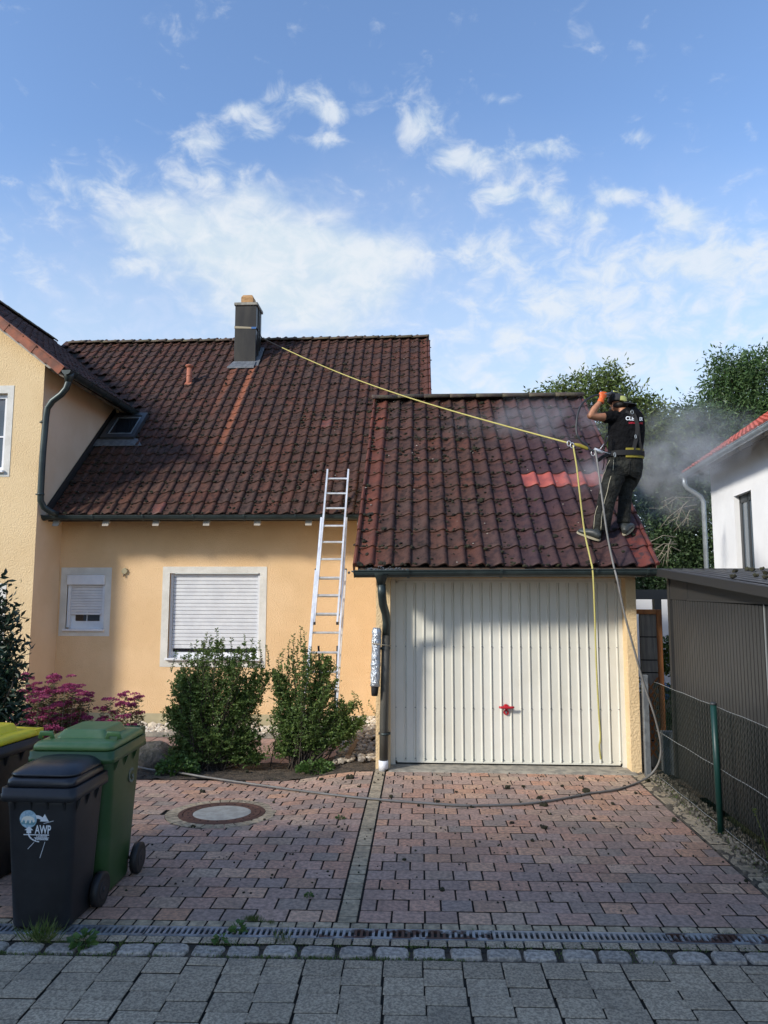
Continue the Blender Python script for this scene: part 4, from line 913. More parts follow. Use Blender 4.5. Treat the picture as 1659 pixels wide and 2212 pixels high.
# chain-link fence with green post
FX = 2.50
fence = thing('chain_link_fence', 'green chain-link fence between the driveway and the dark shed', 'fence', (FX, 5.9, 0))
mb = MB(); y = 3.7; step_ = .030; k = 0
while y < 7.92:
    pts = []; nz = 36
    for i in range(nz+1): pts.append((FX+(.004 if (i+k) % 2 else -.004), y+(step_ if (i+k) % 2 else 0), .015+i*(.99/nz)))
    mb.tube(pts, .0026, 3, caps=False, smooth=False); y += step_; k += 1
mb.build('wire_mesh', M['wire_green'], fence, kind='stuff')
mb = MB()
for zz in (1.005, .50, .03):
    mb.tube([(FX, 3.7+i*.21, zz+.003*sin(i*2.1)) for i in range(21)], .0028, 5)
mb.build('tension_wire', M['wire_steel'], fence)
for py, h in ((6.24, 1.03), (4.05, 1.03)):
    mb = MB(); mb.tube([(FX-.03, py, -.05), (FX-.045, py, h)], .026, 12); ps = mb.build('fence_post', M['fence_green'], fence)
    mb = MB(); mb.tube([(FX-.045, py, h), (FX-.045, py, h+.012), (FX-.045, py, h+.022)], [.029, .029, .018], 12); mb.build('post_cap', M['anthracite'], ps)
mb = MB(); a = atZ(1392, 1690); mb.bbox(2.415, 2.475, 8.02, 8.08, -.05, 1.06, .005); mb.build('end_post', M['steel_post'], fence)
# leaning screen of grey boards with orange timber frame, in the gap
scr = thing('board_screen', 'tall grey board screen with orange timber edge in the gap beside the garage', 'screen', (2.6, 8.6, 0))
zA, zB = .05, atY(1400, 1318, 8.45).z
P0, P1 = atY(1384, 1400, 8.42), atY(1424, 1400, 8.42)
xa, xb = P0.x, P1.x-.02; zs = [atY(1400, v, 8.42).z for v in (1326, 1376, 1426, 1453, 1530, 1600, 1670)]
for i in range(len(zs)-1): mb = MB(); mb.bbox(xa, xb, 8.42, 8.44, zs[i+1]+.006, zs[i]-.006, .003); mb.build('board', M['board_grey'], scr)
mb = MB(); mb.box(xa, xb+.02, 8.445, 8.455, .0, zs[0]); mb.build('dark_gap_sheet', M['void'], scr)  # added black sheet, stands in for the shade in the gaps between boards
mb = MB(); mb.bbox(xb, xb+.055, 8.395, 8.46, -.02, zs[0]+.05, .004); mb.bbox(xa-.03, xb, 8.40, 8.455, zs[0]-.004, zs[0]+.05, .004); mb.build('timber_frame', M['timber_orange'], scr)
mb = MB()
for i in range(9): z0 = .05+i*.09; mb.prism([(xa, 8.405, z0), (xa+.02, 8.405, z0), (xb, 8.405, z0+.22), (xb-.02, 8.405, z0+.22)], (0, .012, 0)); mb.prism([(xb-.02, 8.40, z0), (xb, 8.40, z0), (xa+.02, 8.40, z0+.22), (xa, 8.40, z0+.22)], (0, .01, 0))
mb.build('lattice', M['timber_orange'], scr)
# dark frame behind the gap
pg = thing('pergola', 'dark grey pergola frame behind the gap between garage and shed', 'pergola', (3.3, 10.5, 0))
a, b = atY(1376, 1284, 10.5), atY(1450, 1284, 10.5)
mb = MB(); mb.box(a.x-.4, b.x+1.5, 10.45, 10.57, a.z-.07, a.z+.07); mb.build('beam', M['anthracite'], pg)
mb = MB(); c = atY(1419, 1300, 10.5); mb.box(c.x-.05, c.x+.05, 10.46, 10.56, -.1, a.z-.07); mb.build('post', M['anthracite'], pg)
mb = MB(); c = atY(1449, 1630, 8.3); mb.bbox(c.x-.10, c.x+.06, 8.25, 8.33, -.05, .42, .005); tag(mb.build('concrete_slab', M['zinc_grey']), 'pale upright slab behind the fence at the shed corner', 'slab')
mb = MB(); ca = atY(1434, 1478, 9.5); vs = []
V, F = lumps([tuple(ca), tuple(ca+Vector((.02, 0, -.16))), tuple(ca+Vector((.05, .02, -.05)))], np.array([[.05, .04, .03], [.05, .04, .05], [.03, .03, .05]]), 3, .3)
tag(fast_obj('tarpaulin', V, F, M['blue']), 'crumpled blue tarpaulin scrap among the plants in the gap', 'tarpaulin')
gw = thing('garden_wall', 'pale rendered garden wall far behind the pergola', 'wall', (5, 15, 0)); mb = MB(); mb.box(3.4, 7.5, 15, 15.2, -.3, 1.95); mb.build('wall', M['render_white'], gw)

# white house on the right
wh = thing('white_house', 'white rendered neighbouring house with bright red tiles and grey gutter', 'house', (6.6, 16, 0))
q0 = atY(1540, 1150, 16.0); q0.z = 0; ang = radians(5.9); ey = Vector((-sin(ang)*-1, -cos(ang), 0)); ey = Vector((-(.104), -1, 0)).normalized(); ex = Vector((-ey.y, ey.x, 0)); ex = Vector((1, -.104, 0)).normalized()
WHM = Matrix(((ex.x, ey.x, 0, q0.x), (ex.y, ey.y, 0, q0.y), (0, 0, 1, 0), (0, 0, 0, 1)))   # local x: into the house, y: along the wall towards us
def WP(x, y, z): return WHM @ Vector((x, y, z))
WE = 4.60
def whole(nm, y0, y1, z0, z1, holes, mt):
    mb = MB()
    for a, b, c, d in rects_with_holes(y0, y1, z0, z1, holes): mb.add([WP(0, a, c), WP(0, b, c), WP(0, b, d), WP(0, a, d)], [(0, 1, 2, 3)])
    for (a, b, c, d) in holes:
        Pq = [(a, c), (b, c), (b, d), (a, d)]
        for k in range(4): p, q = Pq[k], Pq[(k+1) % 4]; mb.add([WP(0, *p), WP(0, *q), WP(.16, *q), WP(.16, *p)], [(0, 1, 2, 3)])
    return mb.build(nm, mt, wh)
def along(px, py=1150):                                # where a photo column meets the wall plane: (distance along, height)
    p = atP(px, py, q0, ex); d = p-q0; return d.dot(ey), p.z
y0w, zt1 = along(1585, 1075); y1w, _ = along(1622, 1060); zt1 = (along(1585, 1076)[1]+along(1618, 1056)[1])/2
hole = (y0w, y1w, .9, zt1)
whole('wall', 0, 9, -.3, WE+.35, [hole], M['render_white'])
mb = MB(); mb.prism([WP(.002, .0, -.3), WP(8, .0, -.3), WP(8, .0, WE+.3), WP(4.2, 0, WE+3.2), WP(.002, 0, WE+.3)], ey*.02); mb.build('gable_wall', M['render_white'], wh)
mb = MB(); mb.prism([WP(.12, y0w, .9), WP(.12, y1w, .9), WP(.12, y1w, zt1), WP(.12, y0w, zt1)], ex*.02); win = mb.build('window', M['glass_sky'], wh)
L = y1w-y0w
for (a, b, c, d) in ((0, .12, 0, 1), (.88, 1, 0, 1), (0, 1, .95, 1), (.46, .54, 0, 1), (0, 1, .30, .345)):
    zz0 = .9+(zt1-.9)*c; zz1 = .9+(zt1-.9)*d; mb = MB(); mb.prism([WP(.10, y0w+L*a, zz0), WP(.10, y0w+L*b, zz0), WP(.10, y0w+L*b, zz1), WP(.10, y0w+L*a, zz1)], ex*.019); mb.build('window_frame', M['anthracite'], win)
OH = -.48; RT = radians(35)
def WR(s, y, d=0): return WP(OH+s*cos(RT)-d*sin(RT), y, WE+s*sin(RT)+d*cos(RT))
mb = MB(); mb.prism([WR(0, -.35), WR(0, 9.2), WR(5.2, 9.2), WR(5.2, -.35)], (0, 0, -.06)); mb.build('roof', M['tile_bared'], wh)
mb = MB(); rows = 20
tile_v = []; tile_f = []
for r in range(rows):
    for c in range(46):
        y = -.38+c*.21; s = r*.26; b = len(tile_v)
        for (dy, dd) in ((.0, .0), (.05, .03), (.13, .035), (.19, .012), (.215, .0)): tile_v.append(WR(s, y+dy, dd+.045))
        for (dy, dd) in ((.0, .0), (.05, .03), (.13, .035), (.19, .012), (.215, .0)): tile_v.append(WR(s+.28, y+dy, dd+.02))
        for (dy, dd) in ((.0, .0), (.05, .03), (.13, .035), (.19, .012), (.215, .0)): tile_v.append(WR(s, y+dy, dd+.005))
        for k in range(4): tile_f += [(b+k, b+k+1, b+6+k, b+5+k), (b+10+k, b+11+k, b+1+k, b+k)]
fast_obj('roof_tiles', [tuple(v) for v in tile_v], tile_f, M['red_tiles'], wh, 'stuff')
gutter('gutter', WR(-.05, -.3)+Vector((0, 0, -.02)), WR(-.05, 9)+Vector((0, 0, -.02)), .07, wh, M['zinc_grey'], out=-ex, brackets=[.04+.083*i for i in range(12)])
mb = MB(); mb.prism([WP(OH+.02, -.3, WE-.04), WP(0, -.3, WE+.29), WP(0, -.3, WE+.31), WP(OH+.02, -.3, WE-.02)], ey*9.3); mb.build('soffit', M['render_white'], wh)
for i in range(14):
    y = .05+i*.62; mb = MB(); mb.prism([WP(OH+.05, y, WE-.14), WP(OH+.05, y, WE-.03), WP(0, y, WE+.26), WP(0, y, WE+.06)], ey*.11); mb.build('rafter', M['wood_white'], wh)
g0 = WR(-.05, -.12)+Vector((0, 0, -.08))
path = [g0, g0+Vector((0, 0, -.14)), g0+ex*.05+Vector((0, 0, -.24)), g0+ex*.33+Vector((0, 0, -.44)), g0+ex*.385+Vector((0, 0, -.56)), Vector((*(g0+ex*.385).xy, 0))]
mb = MB(); mb.tube(path, .05, 12); mb.build('downpipe', M['zinc_grey'], wh)

# unseen house added behind the camera so its shadow falls on street and driveway
oh = thing('shade_house', 'unseen three-storey house added behind the viewer to shade street and driveway', 'house', (-17, -6, 0))
mb = MB(); mb.box(-28, -8.6, -10, -2.6, -.3, 8.4); mb.prism([(-28, -9.9, 8.4), (-28, -2.7, 8.4), (-28, -6.3, 9.3)], (19.4, 0, 0)); mb.build('wall', M['render_white'], oh)
mb = MB(); mb.prism([(-28.4, -2.1, 8.1), (-28.4, -6.3, 9.7), (-28.4, -6.3, 9.5), (-28.4, -2.1, 7.9)], (20.2, 0, 0)); mb.prism([(-28.4, -10.5, 8.1), (-28.4, -6.3, 9.7), (-28.4, -6.3, 9.5), (-28.4, -10.5, 7.9)], (20.2, 0, 0)); mb.build('roof', M['red_tiles'], oh)
for i in range(6):
    for z in (1.0, 3.7, 6.2):
        x = -27+i*3.1; mb = MB(); mb.box(x, x+1.2, -2.6, -2.56, z, z+1.3); w_ = mb.build('window', M['pvc'], oh); mb = MB(); mb.box(x+.08, x+1.12, -2.56, -2.55, z+.08, z+1.22); mb.build('pane', M['glass_sky'], w_)

# ------------------------------------------------------------------ wheelie bins
def rrect(w, d, z, r, cx=0, cy=0, n=5):
    P = []
    for (sx, sy, a0) in ((1, -1, -pi/2), (1, 1, 0), (-1, 1, pi/2), (-1, -1, pi)):
        for k in range(n): a = a0+pi/2*k/(n-1); P.append((cx+sx*(w/2-r)+r*cos(a), cy+sy*(d/2-r)+r*sin(a), z))
    return P
def bin_(name, label, x, y, rot, W, D, Hh, body, lid, group='wheelie bins at the left of the driveway', style='s'):
    t = thing(name, label, 'wheelie bin', (x, y, 0), group); MW = Matrix.Translation((x, y, 0)) @ Matrix.Rotation(rot, 4, 'Z')
    B = lambda mb, nm, mt, par=t, kind=None: mb.build(nm, mt, par, MW, kind)
    b0, b1 = .76, .90                                   # foot and shoulder of the tapering body, as fractions of the rim
    mb = MB(); rings = []
    for z, s, sd in ((.012, b0-.02, .70), (.03, b0, .72), (Hh*.35, b0+.05, .79), (Hh*.70, b1-.03, .86), (Hh-.10, b1, .90), (Hh-.06, b1+.01, .905)):
        rings.append(rrect(W*s, D*sd, z, .065*(W/.48), 0, (1-sd)*D*.18))
    mb.loft(rings); bo = B(mb, 'body', body)
    mb = MB(); mb.loft([rrect(W*.97, D*.97, Hh-.075, .04), rrect(W, D, Hh-.07, .04), rrect(W, D, Hh-.035, .04), rrect(W*.985, D*.985, Hh-.033, .04), rrect(W*.985, D*.985, Hh, .04), rrect(W*.95, D*.95, Hh+.002, .04)]); B(mb, 'rim', body)
    for i in range(4): mb = MB(); xx = -W*.33+i*W*.22; mb.prism([(xx, -D/2+.01, Hh-.07), (xx, -D*.40, Hh-.07), (xx, -D*.425, Hh-.13)], (.012, 0, 0)); B(mb, 'rib', body)
    for sx in (-1, 1):
        for i in range(3): mb = MB(); yy = -D*.32+i*D*.25; mb.prism([(sx*W*.455, yy, Hh-.07), (sx*W*.5, yy, Hh-.07), (sx*W*.455, yy, Hh-.14)], (0, .012, 0)); B(mb, 'rib', body)
    # lid
    z = Hh+.004; mb = MB()
    if style == 's':
        mb.loft([rrect(W*.90, D*.90, z, .05), rrect(W*.92, D*.92, z+.008, .05), rrect(W*.90, D*.90, z+.035, .05), rrect(W*.87, D*.86, z+.05, .06, 0, .005), rrect(W*.85, D*.84, z+.052, .06, 0, .005)])
        mb.loft([rrect(W*.90, D*.80, z+.052, .07, 0, .015), rrect(W*.93, D*.86, z+.060, .09, 0, .0), rrect(W*.90, D*.82, z+.072, .09, 0, .005), rrect(W*.74, D*.64, z+.098, .08, 0, .03), rrect(W*.56, D*.46, z+.108, .07, 0, .04), rrect(W*.2, D*.15, z+.110, .02, 0, .04)])
        lo = B(mb, 'lid', lid)
        mb = MB(); mb.tube([(-W*.36, D*.5+.05, Hh+.045), (W*.36, D*.5+.05, Hh+.045)], .015, 10)
        for sx in (-1, 1): mb.prism([(sx*W*.37, D*.47, Hh-.04), (sx*W*.37, D*.5+.07, Hh+.03), (sx*W*.37, D*.5+.06, Hh+.062), (sx*W*.37, D*.47, Hh+.02)], (.014, 0, 0))
        mb.box(-.008, .008, D*.46, D*.5+.06, Hh+.02, Hh+.05); B(mb, 'push_handle', body)
    else:
        mb.loft([rrect(W*.92, D*.92, z, .05), rrect(W*.95, D*.95, z+.010, .055), rrect(W*.94, D*.94, z+.030, .055), rrect(W*.90, D*.90, z+.045, .06), rrect(W*.82, D*.82, z+.052, .07), rrect(W*.2, D*.2, z+.058, .02)])
        mb.loft([rrect(W*.62, D*.58, z+.045, .03, 0, .02), rrect(W*.60, D*.56, z+.060, .03, 0, .02), rrect(W*.50, D*.50, z+.100, .03, 0, .03), rrect(W*.46, D*.46, z+.104, .03, 0, .03)], smooth=False)
        lo = B(mb, 'lid', lid)
        for sx in (-1, 1):
            mb = MB(); mb.tube([(sx*W*.40-.045, -D*.26, z+.05), (sx*W*.40-.040, -D*.26, z+.085), (sx*W*.40+.030, -D*.26, z+.085), (sx*W*.40+.035, -D*.26, z+.05)], [(.018, .006)]*4, 8); B(mb, 'lid_grip', lid, lo)
        mb = MB(); mb.tube([(-W*.40, D*.5+.035, Hh+.03), (W*.40, D*.5+.035, Hh+.03)], .017, 10)
        for sx in (-1, 1): mb.box(sx*W*.41-.012, sx*W*.41+.012, D*.42, D*.5+.05, Hh-.03, Hh+.045)
        B(mb, 'push_handle', lid if style == 'y' else body)
    mb = MB(); mb.tube([(-W*.47, D*.41, .10), (W*.47, D*.41, .10)], .011, 8); B(mb, 'axle', M['rubber'])
    for sx in (-1, 1):
        mb = MB(); xw = sx*(W*.46); mb.tube([(xw-.026, D*.41, .102), (xw-.020, D*.41, .102), (xw+.020, D*.41, .102), (xw+.026, D*.41, .102)], [.088, .102, .102, .088], 28); wl = B(mb, 'wheel', M['rubber'])
        mb = MB(); mb.tube([(xw-.029, D*.41, .102), (xw+.029, D*.41, .102)], .058, 20); mb.tube([(xw-.034, D*.41, .102), (xw+.034, D*.41, .102)], .016, 10); B(mb, 'hub', M['black_plastic'], wl)
    return t, MW, bo
bb_, MWb, bodyb = bin_('wheelie_bin', 'small black wheelie bin with a white recycling logo on its front', -2.245, 4.43, radians(-0.5), .46, .48, .825, M['black_plastic'], M['black_lid'], style='s')
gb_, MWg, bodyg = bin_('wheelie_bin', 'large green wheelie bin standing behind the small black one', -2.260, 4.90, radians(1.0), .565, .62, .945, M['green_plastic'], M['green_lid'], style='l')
yb_, MWy, bodyy = bin_('wheelie_bin', 'black wheelie bin with a yellow lid at the left edge', -3.10, 4.98, radians(-8), .56, .62, .915, M['black_plastic'], M['yellow_lid'], style='y')
def text_mesh(s, size, depth=.0008, bold=0.0, sx=1.0):
    cu = bpy.data.curves.new('lettering', 'FONT'); cu.body = s; cu.size = size; cu.extrude = depth; cu.offset = bold; cu.align_x = 'CENTER'
    o = bpy.data.objects.new('tmp', cu); COL.objects.link(o); dg = bpy.context.evaluated_depsgraph_get(); dg.update()
    me = bpy.data.meshes.new_from_object(o.evaluated_get(dg)); bpy.data.objects.remove(o)
    for v in me.vertices: v.co.x *= sx
    return me
def put_text(s, size, mat_, parent, Mx, bold=0.0, sx=1.0):
    me = text_mesh(s, size, bold=bold, sx=sx); me.materials.clear(); me.materials.append(mat_); o = bpy.data.objects.new('lettering', me); link(o, parent, Mx); return o
def logo(MW, W, D, Hh, body, white=True, scale=1.0):
    """round picture of a white bear on ice, two arrows, letters AWP and two lines below"""
    sd0, sd1 = .79, .90; zc = Hh*.72
    # front face of the tapering body: plane through two heights
    def fy(z): f = (z-Hh*.35)/(Hh*.70-Hh*.35); sd = .79+(.86-.79)*f; return -D*sd/2+(1-sd)*D*.18-.0025
    sl = math.atan((fy(Hh*.70)-fy(Hh*.35))/(Hh*.35))
    Fm = MW @ Matrix.Translation((0, fy(zc), zc)) @ Matrix.Rotation(pi/2-sl, 4, 'X')
    m_w = M['print_white'] if white else M['print_grey']
    lg = None
    def B(mb, nm, mt, par): return mb.build(nm, mt, par, Fm)
    k = scale
    mb = MB(); cx, cy, r = -.058*k, .052*k, .052*k
    mb.loft([[(cx+r*cos(2*pi*i/32), cy+r*sin(2*pi*i/32), z) for i in range(32)] for z in (0, .0012)], smooth=False); lg = B(mb, 'logo', M['print_blue'] if white else M['print_grey'], body)
    if white:
        mb = MB()
        mb.prism([(cx-.040, cy-.030, .0013), (cx+.035, cy-.034, .0013), (cx+.046, cy-.014, .0013), (cx-.050, cy-.010, .0013)], (0, 0, .0004)); B(mb, 'ice', M['print_teal'], lg)
        bear = [(-.040, -.018), (-.034, -.018), (-.030, -.004), (-.018, -.006), (-.018, -.022), (-.010, -.022), (-.006, -.006), (.008, -.006), (.006, -.022), (.014, -.022), (.018, -.008), (.024, -.004), (.026, -.016), (.034, -.020), (.038, -.010), (.034, .002), (.026, .008), (.010, .014), (-.012, .014), (-.030, .008), (-.038, -.004)]
        mb = MB(); mb.prism([(cx+a*1.05, cy+b*1.15+.002, .0018) for a, b in bear], (0, 0, .0005)); B(mb, 'bear', M['bear'], lg)
    mb = MB()                                           # upper arrow, pointing right and down
    arc = [(-.008+.052*sin(t), .028+.048*cos(t)) for t in [(-.1+.30*i) for i in range(4)]]
    inn = [(-.004+.036*sin(t), .022+.034*cos(t)) for t in [(-.1+.30*i) for i in range(4)]]
    mb.prism([(a*k, b*k, 0) for a, b in arc]+[(a*k, b*k, 0) for a, b in reversed(inn)], (0, 0, .0012))
    mb.prism([(.012*k, .040*k, 0), (.066*k, .040*k, 0), (.042*k, .082*k, 0)], (0, 0, .0013))
    mb.prism([((-.062-.018)*k, -.012*k, 0), ((-.058+.030)*k, -.012*k, 0), (-.053*k, .010*k, 0)], (0, 0, .0013))   # lower arrow, pointing up
    mb.prism([(-.068*k, -.030*k, 0), (-.040*k, -.030*k, 0), (-.040*k, -.012*k, 0), (-.068*k, -.012*k, 0)], (0, 0, .0011))
    for i in range(6):
        t0, t1 = pi+.0+i*.24, pi+.24+i*.24
        mb.prism([((.018+.078*cos(t0))*k, (-.032+.050*sin(t0))*k, 0), ((.018+.078*cos(t1))*k, (-.032+.050*sin(t1))*k, 0), ((.018+.070*cos(t1))*k, (-.032+.044*sin(t1))*k, 0), ((.018+(.070-.002*i)*cos(t0))*k, (-.032+.044*sin(t0))*k, 0)], (0, 0, .0010))
    if white:
        for a, b in (((-.022, -.082), (-.060, -.122)), ((.044, -.078), (.014, -.172)), ((.035, .028), (.094, .044))):
            d = (Vector((b[0]-a[0], b[1]-a[1], 0))).normalized(); nn = Vector((-d.y, d.x, 0))*.0013
            mb.prism([Vector((*a, 0))-nn, Vector((*a, 0))+nn, Vector((*b, 0))+nn, Vector((*b, 0))-nn], (0, 0, .001))
    mb.prism([(-.086*k, -.041*k, 0), (.068*k, -.041*k, 0), (.068*k, -.036*k, 0), (-.086*k, -.036*k, 0)], (0, 0, .0012))
    mb.prism([(-.022*k, -.0555*k, 0), (.068*k, -.0555*k, 0), (.068*k, -.0535*k, 0), (-.022*k, -.0535*k, 0)], (0, 0, .0012))
    B(mb, 'arrow', m_w, lg)
    put_text('AWP', .070*k, m_w, lg, Fm @ Matrix.Translation((.031*k, -.031*k, .0006)), bold=.0012, sx=.62)
    put_text('Landkreis', .018*k, m_w, lg, Fm @ Matrix.Translation((.024*k, -.052*k, .0006)), sx=.95)
    put_text('PFAFFENHOFEN', .0155*k, m_w, lg, Fm @ Matrix.Translation((.023*k, -.068*k, .0006)), bold=.0004, sx=.72)
logo(MWb, .46, .48, .825, bodyb)
logo(MWg, .565, .62, .945, bodyg, False, 1.25)
put_text('G', .13, M['print_grey'], bodyg, MWg @ Matrix.Translation((.565*.445+.004, .10, .66)) @ Matrix.Rotation(pi/2, 4, 'Z') @ Matrix.Rotation(radians(86), 4, 'X'), bold=.003)

# ------------------------------------------------------------------ ladder
lad = thing('extension_ladder', 'aluminium extension ladder leaning against the gutter of the yellow house', 'ladder', (-1.3, 9.9, -.2))
LT0, LT1 = atY(708, 1015, 10.90), atY(753, 1015, 10.90); LB0, LB1 = atY(660, 1540, 9.95), atY(722, 1560, 9.95)
def lerp(a, b, t): return a+(b-a)*t
def rail(a, b, name='rail', w=.013, d=.030, par=lad):
    mb = MB(); mb.tube([a, b], [(d, w)]*2, 4, smooth=False, up=(1, -1.0, 0)) if False else None
    dd = (b-a).normalized(); sx = Vector((1, 0, 0)); sx = (sx-dd*sx.dot(dd)).normalized(); sy = dd.cross(sx); P = []
    mb.prism([a+sx*w+sy*d, a-sx*w+sy*d, a-sx*w-sy*d, a+sx*w-sy*d], b-a); return mb.build(name, M['alu'], par)
def rung(a, b, par=lad): mb = MB(); dd = (b-a).normalized(); mb.tube([a, b], [(.016, .013)]*2, 6, smooth=False); return mb.build('rung', M['alu'], par)
n_ = Vector((0, -.06, -.02))
top0, top1 = LT0, LT1; tA = .595
mid0, mid1 = lerp(LT0, LB0, tA), lerp(LT1, LB1, tA); mid0 = atY(679, 1345, 10.12); mid1 = atY(729, 1345, 10.12)
rail(LT0, mid0); rail(LT1, mid1)
for i, py in enumerate((1034, 1066, 1098, 1136, 1171, 1208, 1248, 1286, 1326)):
    t = (py-1015)/(1358-1015); z = lerp(LT0.z, mid0.z, t); t2 = (LT0.z-z)/(LT0.z-mid0.z)
    a = lerp(LT0, mid0, t); b = lerp(LT1, mid1, t); t0 = .0
    def on(L0, L1, py):                                # point of the rail that shows at photo row py
        lo, hi = 0., 1.
        for _ in range(30):
            m2 = (lo+hi)/2; q = lerp(L0, L1, m2)-Vector(CAMP); v = 1106-FPX*q.dot(Vector(_U))/q.dot(Vector(_F))
            if v < py: lo = m2
            else: hi = m2
        return lerp(L0, L1, lo)
    rung(on(LT0, mid0, py)+Vector((.014, 0, 0)), on(LT1, mid1, py)-Vector((.014, 0, 0)))
# middle section, slightly wider, behind and below
m0t, m1t = atY(694.5, 1119, 10.72), atY(749, 1119, 10.74); m0b, m1b = atY(664, 1480, 9.78), atY(727, 1490, 9.78)
rail(m0t, m0b); rail(m1t, m1b)
for py in (1250, 1288, 1328, 1367, 1410, 1452, 1492): rung(on(m0t, m0b, py)+Vector((.014, .02, 0)), on(m1t, m1b, py)+Vector((-.014, .02, 0)))
# lowest section
l0t, l1t = atY(683, 1230, 10.50), atY(747, 1230, 10.55); l0b, l1b = atY(652, 1600, 9.60), atY(722, 1610, 9.60)
rail(l0t, l0b, w=.015); rail(l1t, l1b, w=.015)
for py in (1540, 1580): rung(on(l0t, l0b, py), on(l1t, l1b, py))
mb = MB()
for q in (mid0, mid1, l0t, l1t): mb.box(q.x-.016, q.x+.016, q.y-.035, q.y+.03, q.z-.03, q.z+.012)
mb.build('rail_cap', M['rubber'], lad)
mb = MB()
for (a, b) in (((688, 1395, 10.05), (693, 1480, 10.0)), ((729, 1395, 10.05), (727, 1500, 10.0)), ((725, 1482, 9.9), (722, 1545, 9.85))): mb.tube([atY(*a), atY(*b)], [(.014, .004)]*2, 6)
mb.build('brace_strap', M['webbing'], lad)
# spirit level lying on the path
sl = thing('spirit_level', 'pale tool bar with a red end lying on the path behind the shrub', 'tool'); a = atZ(735, 1606, gz(-1, 9.2)+.03); b = atZ(762, 1607, gz(-1, 9.2)+.03)
mb = MB(); mb.bbox(a.x, b.x-.05, a.y, a.y+.05, a.z-.03, a.z+.03); mb.build('bar', M['pvc'], sl); mb = MB(); mb.bbox(b.x-.049, b.x, a.y-.001, a.y+.051, a.z-.031, a.z+.031); mb.build('end_piece', M['red_plastic'], sl)
# silver insulated roll tied to the downpipe
ro = thing('foil_roll', 'silver foil roll tied upright to the garage downpipe', 'foil roll', (-.5, 8.05, 1))
a, b = atY(814, 1356, 8.02), atY(810, 1482, 8.02); pts = [lerp(a, b, i/14) for i in range(15)]
mb = MB(); mb.tube(pts, [(.040 if i == 0 else .052+.005*sin(i*2.3)+(-.008 if i == 6 else 0)) for i in range(15)], 16); mb.build('foil_sleeve', M['foil'], ro)
b2 = atY(809, 1503, 8.02); mb = MB(); mb.tube([b+Vector((0, 0, .02)), lerp(b, b2, .5), b2], [.044, .040, .034], 12); mb.build('black_core', M['webbing'], ro)
mb = MB(); c = atY(812, 1390, 8.0); e = atY(842, 1393, 8.03); mb.tube([c+Vector((-.04, -.03, 0)), c+Vector((0, -.058, 0)), lerp(c, e, .5)+Vector((0, -.065, -.002)), e+Vector((0, -.03, -.008)), e+Vector((.01, .03, -.01))], .005, 6); mb.build('tie_cord', M['strap_sand'], ro)
# ------------------------------------------------------------------ plants
def leaf_quads(P, D, size, wid, g, fold=.25):
    """P positions, D leaf directions -> folded leaf quads"""
    n = len(P); P = np.asarray(P, float); D = np.asarray(D, float); D /= np.linalg.norm(D, axis=1, keepdims=True)+1e-9
    u = g.normal(size=(n, 3)); S = np.cross(D, u); S /= np.linalg.norm(S, axis=1, keepdims=True)+1e-9; N = np.cross(S, D)
    L = size*g.uniform(.7, 1.25, (n, 1)); W_ = L*wid
    a = P; b = P+D*L*.5+S*W_*.5+N*W_*fold; c = P+D*L; d = P+D*L*.5-S*W_*.5+N*W_*fold
    V = np.stack([a, b, c, d], 1).reshape(-1, 3); i = np.arange(n)*4
    F = np.stack([np.stack([i, i+1, i+2], 1), np.stack([i, i+2, i+3], 1)], 1).reshape(-1, 3)
    return V, F
def crown(blobs, n, size, wid, seed, per=14, spread=.16, droop=.35, shell=.55, hollow=.25):
    g = np.random.default_rng(seed); B = np.array(blobs, float); w = B[:, 3]*B[:, 4]*B[:, 5]; w = w**.67; w /= w.sum()
    nc = max(1, n//per); k = g.choice(len(B), nc, p=w); u = g.normal(size=(nc, 3)); u /= np.linalg.norm(u, axis=1, keepdims=True)
    r = g.uniform(hollow, 1, (nc, 1))**shell; C = B[k, :3]+u*r*B[k, 3:6]*(1+.12*np.sin(u[:, :1]*9+k[:, None]))
    out = u*.8+np.array([0, 0, .25]); Pp = np.repeat(C, per, 0)+g.normal(size=(nc*per, 3))*spread*np.array([1, 1, .7]); Dd = np.repeat(out, per, 0)+g.normal(size=(nc*per, 3))*.75; Dd[:, 2] -= droop
    return leaf_quads(Pp, Dd, size, wid, g)
def px_blobs(lst, Y, dep=.8):                          # (photo x, photo y, radius in photo px[, squash]) at distance Y -> ellipsoids
    out = []
    for b in lst:
        c = atY(b[0], b[1], Y+(b[4] if len(b) > 4 else 0)); r = b[2]*Y/FPX; q = b[3] if len(b) > 3 else 1; out.append((c.x, c.y, c.z, r, r*dep, r*q))
    return out
def limbs(base, blobs, r0, seed, mat_=None):
    g = random.Random(seed); mb = MB(); base = Vector(base); top = Vector(np.mean([b[:3] for b in blobs], 0))
    fork = base.lerp(top, .55); mb.tube([base, base.lerp(fork, .5)+Vector((g.uniform(-.1, .1), 0, 0)), fork], [r0, r0*.8, r0*.65], 9)
    for b in blobs:
        c = Vector(b[:3]); m1 = fork.lerp(c, .5)+Vector((g.uniform(-.2, .2), g.uniform(-.2, .2), g.uniform(-.1, .25)))
        mb.tube([fork-(fork-base)*.08, m1, c], [r0*.42, r0*.25, r0*.08], 6)
        for _ in range(4):
            e = c+Vector((g.uniform(-1, 1)*b[3], g.uniform(-1, 1)*b[4], g.uniform(-.6, 1)*b[5]))*.9; mb.tube([m1.lerp(c, .6), m1.lerp(e, .7)+Vector((0, 0, .1)), e], [r0*.10, r0*.06, r0*.02], 4, caps=False)
    return mb
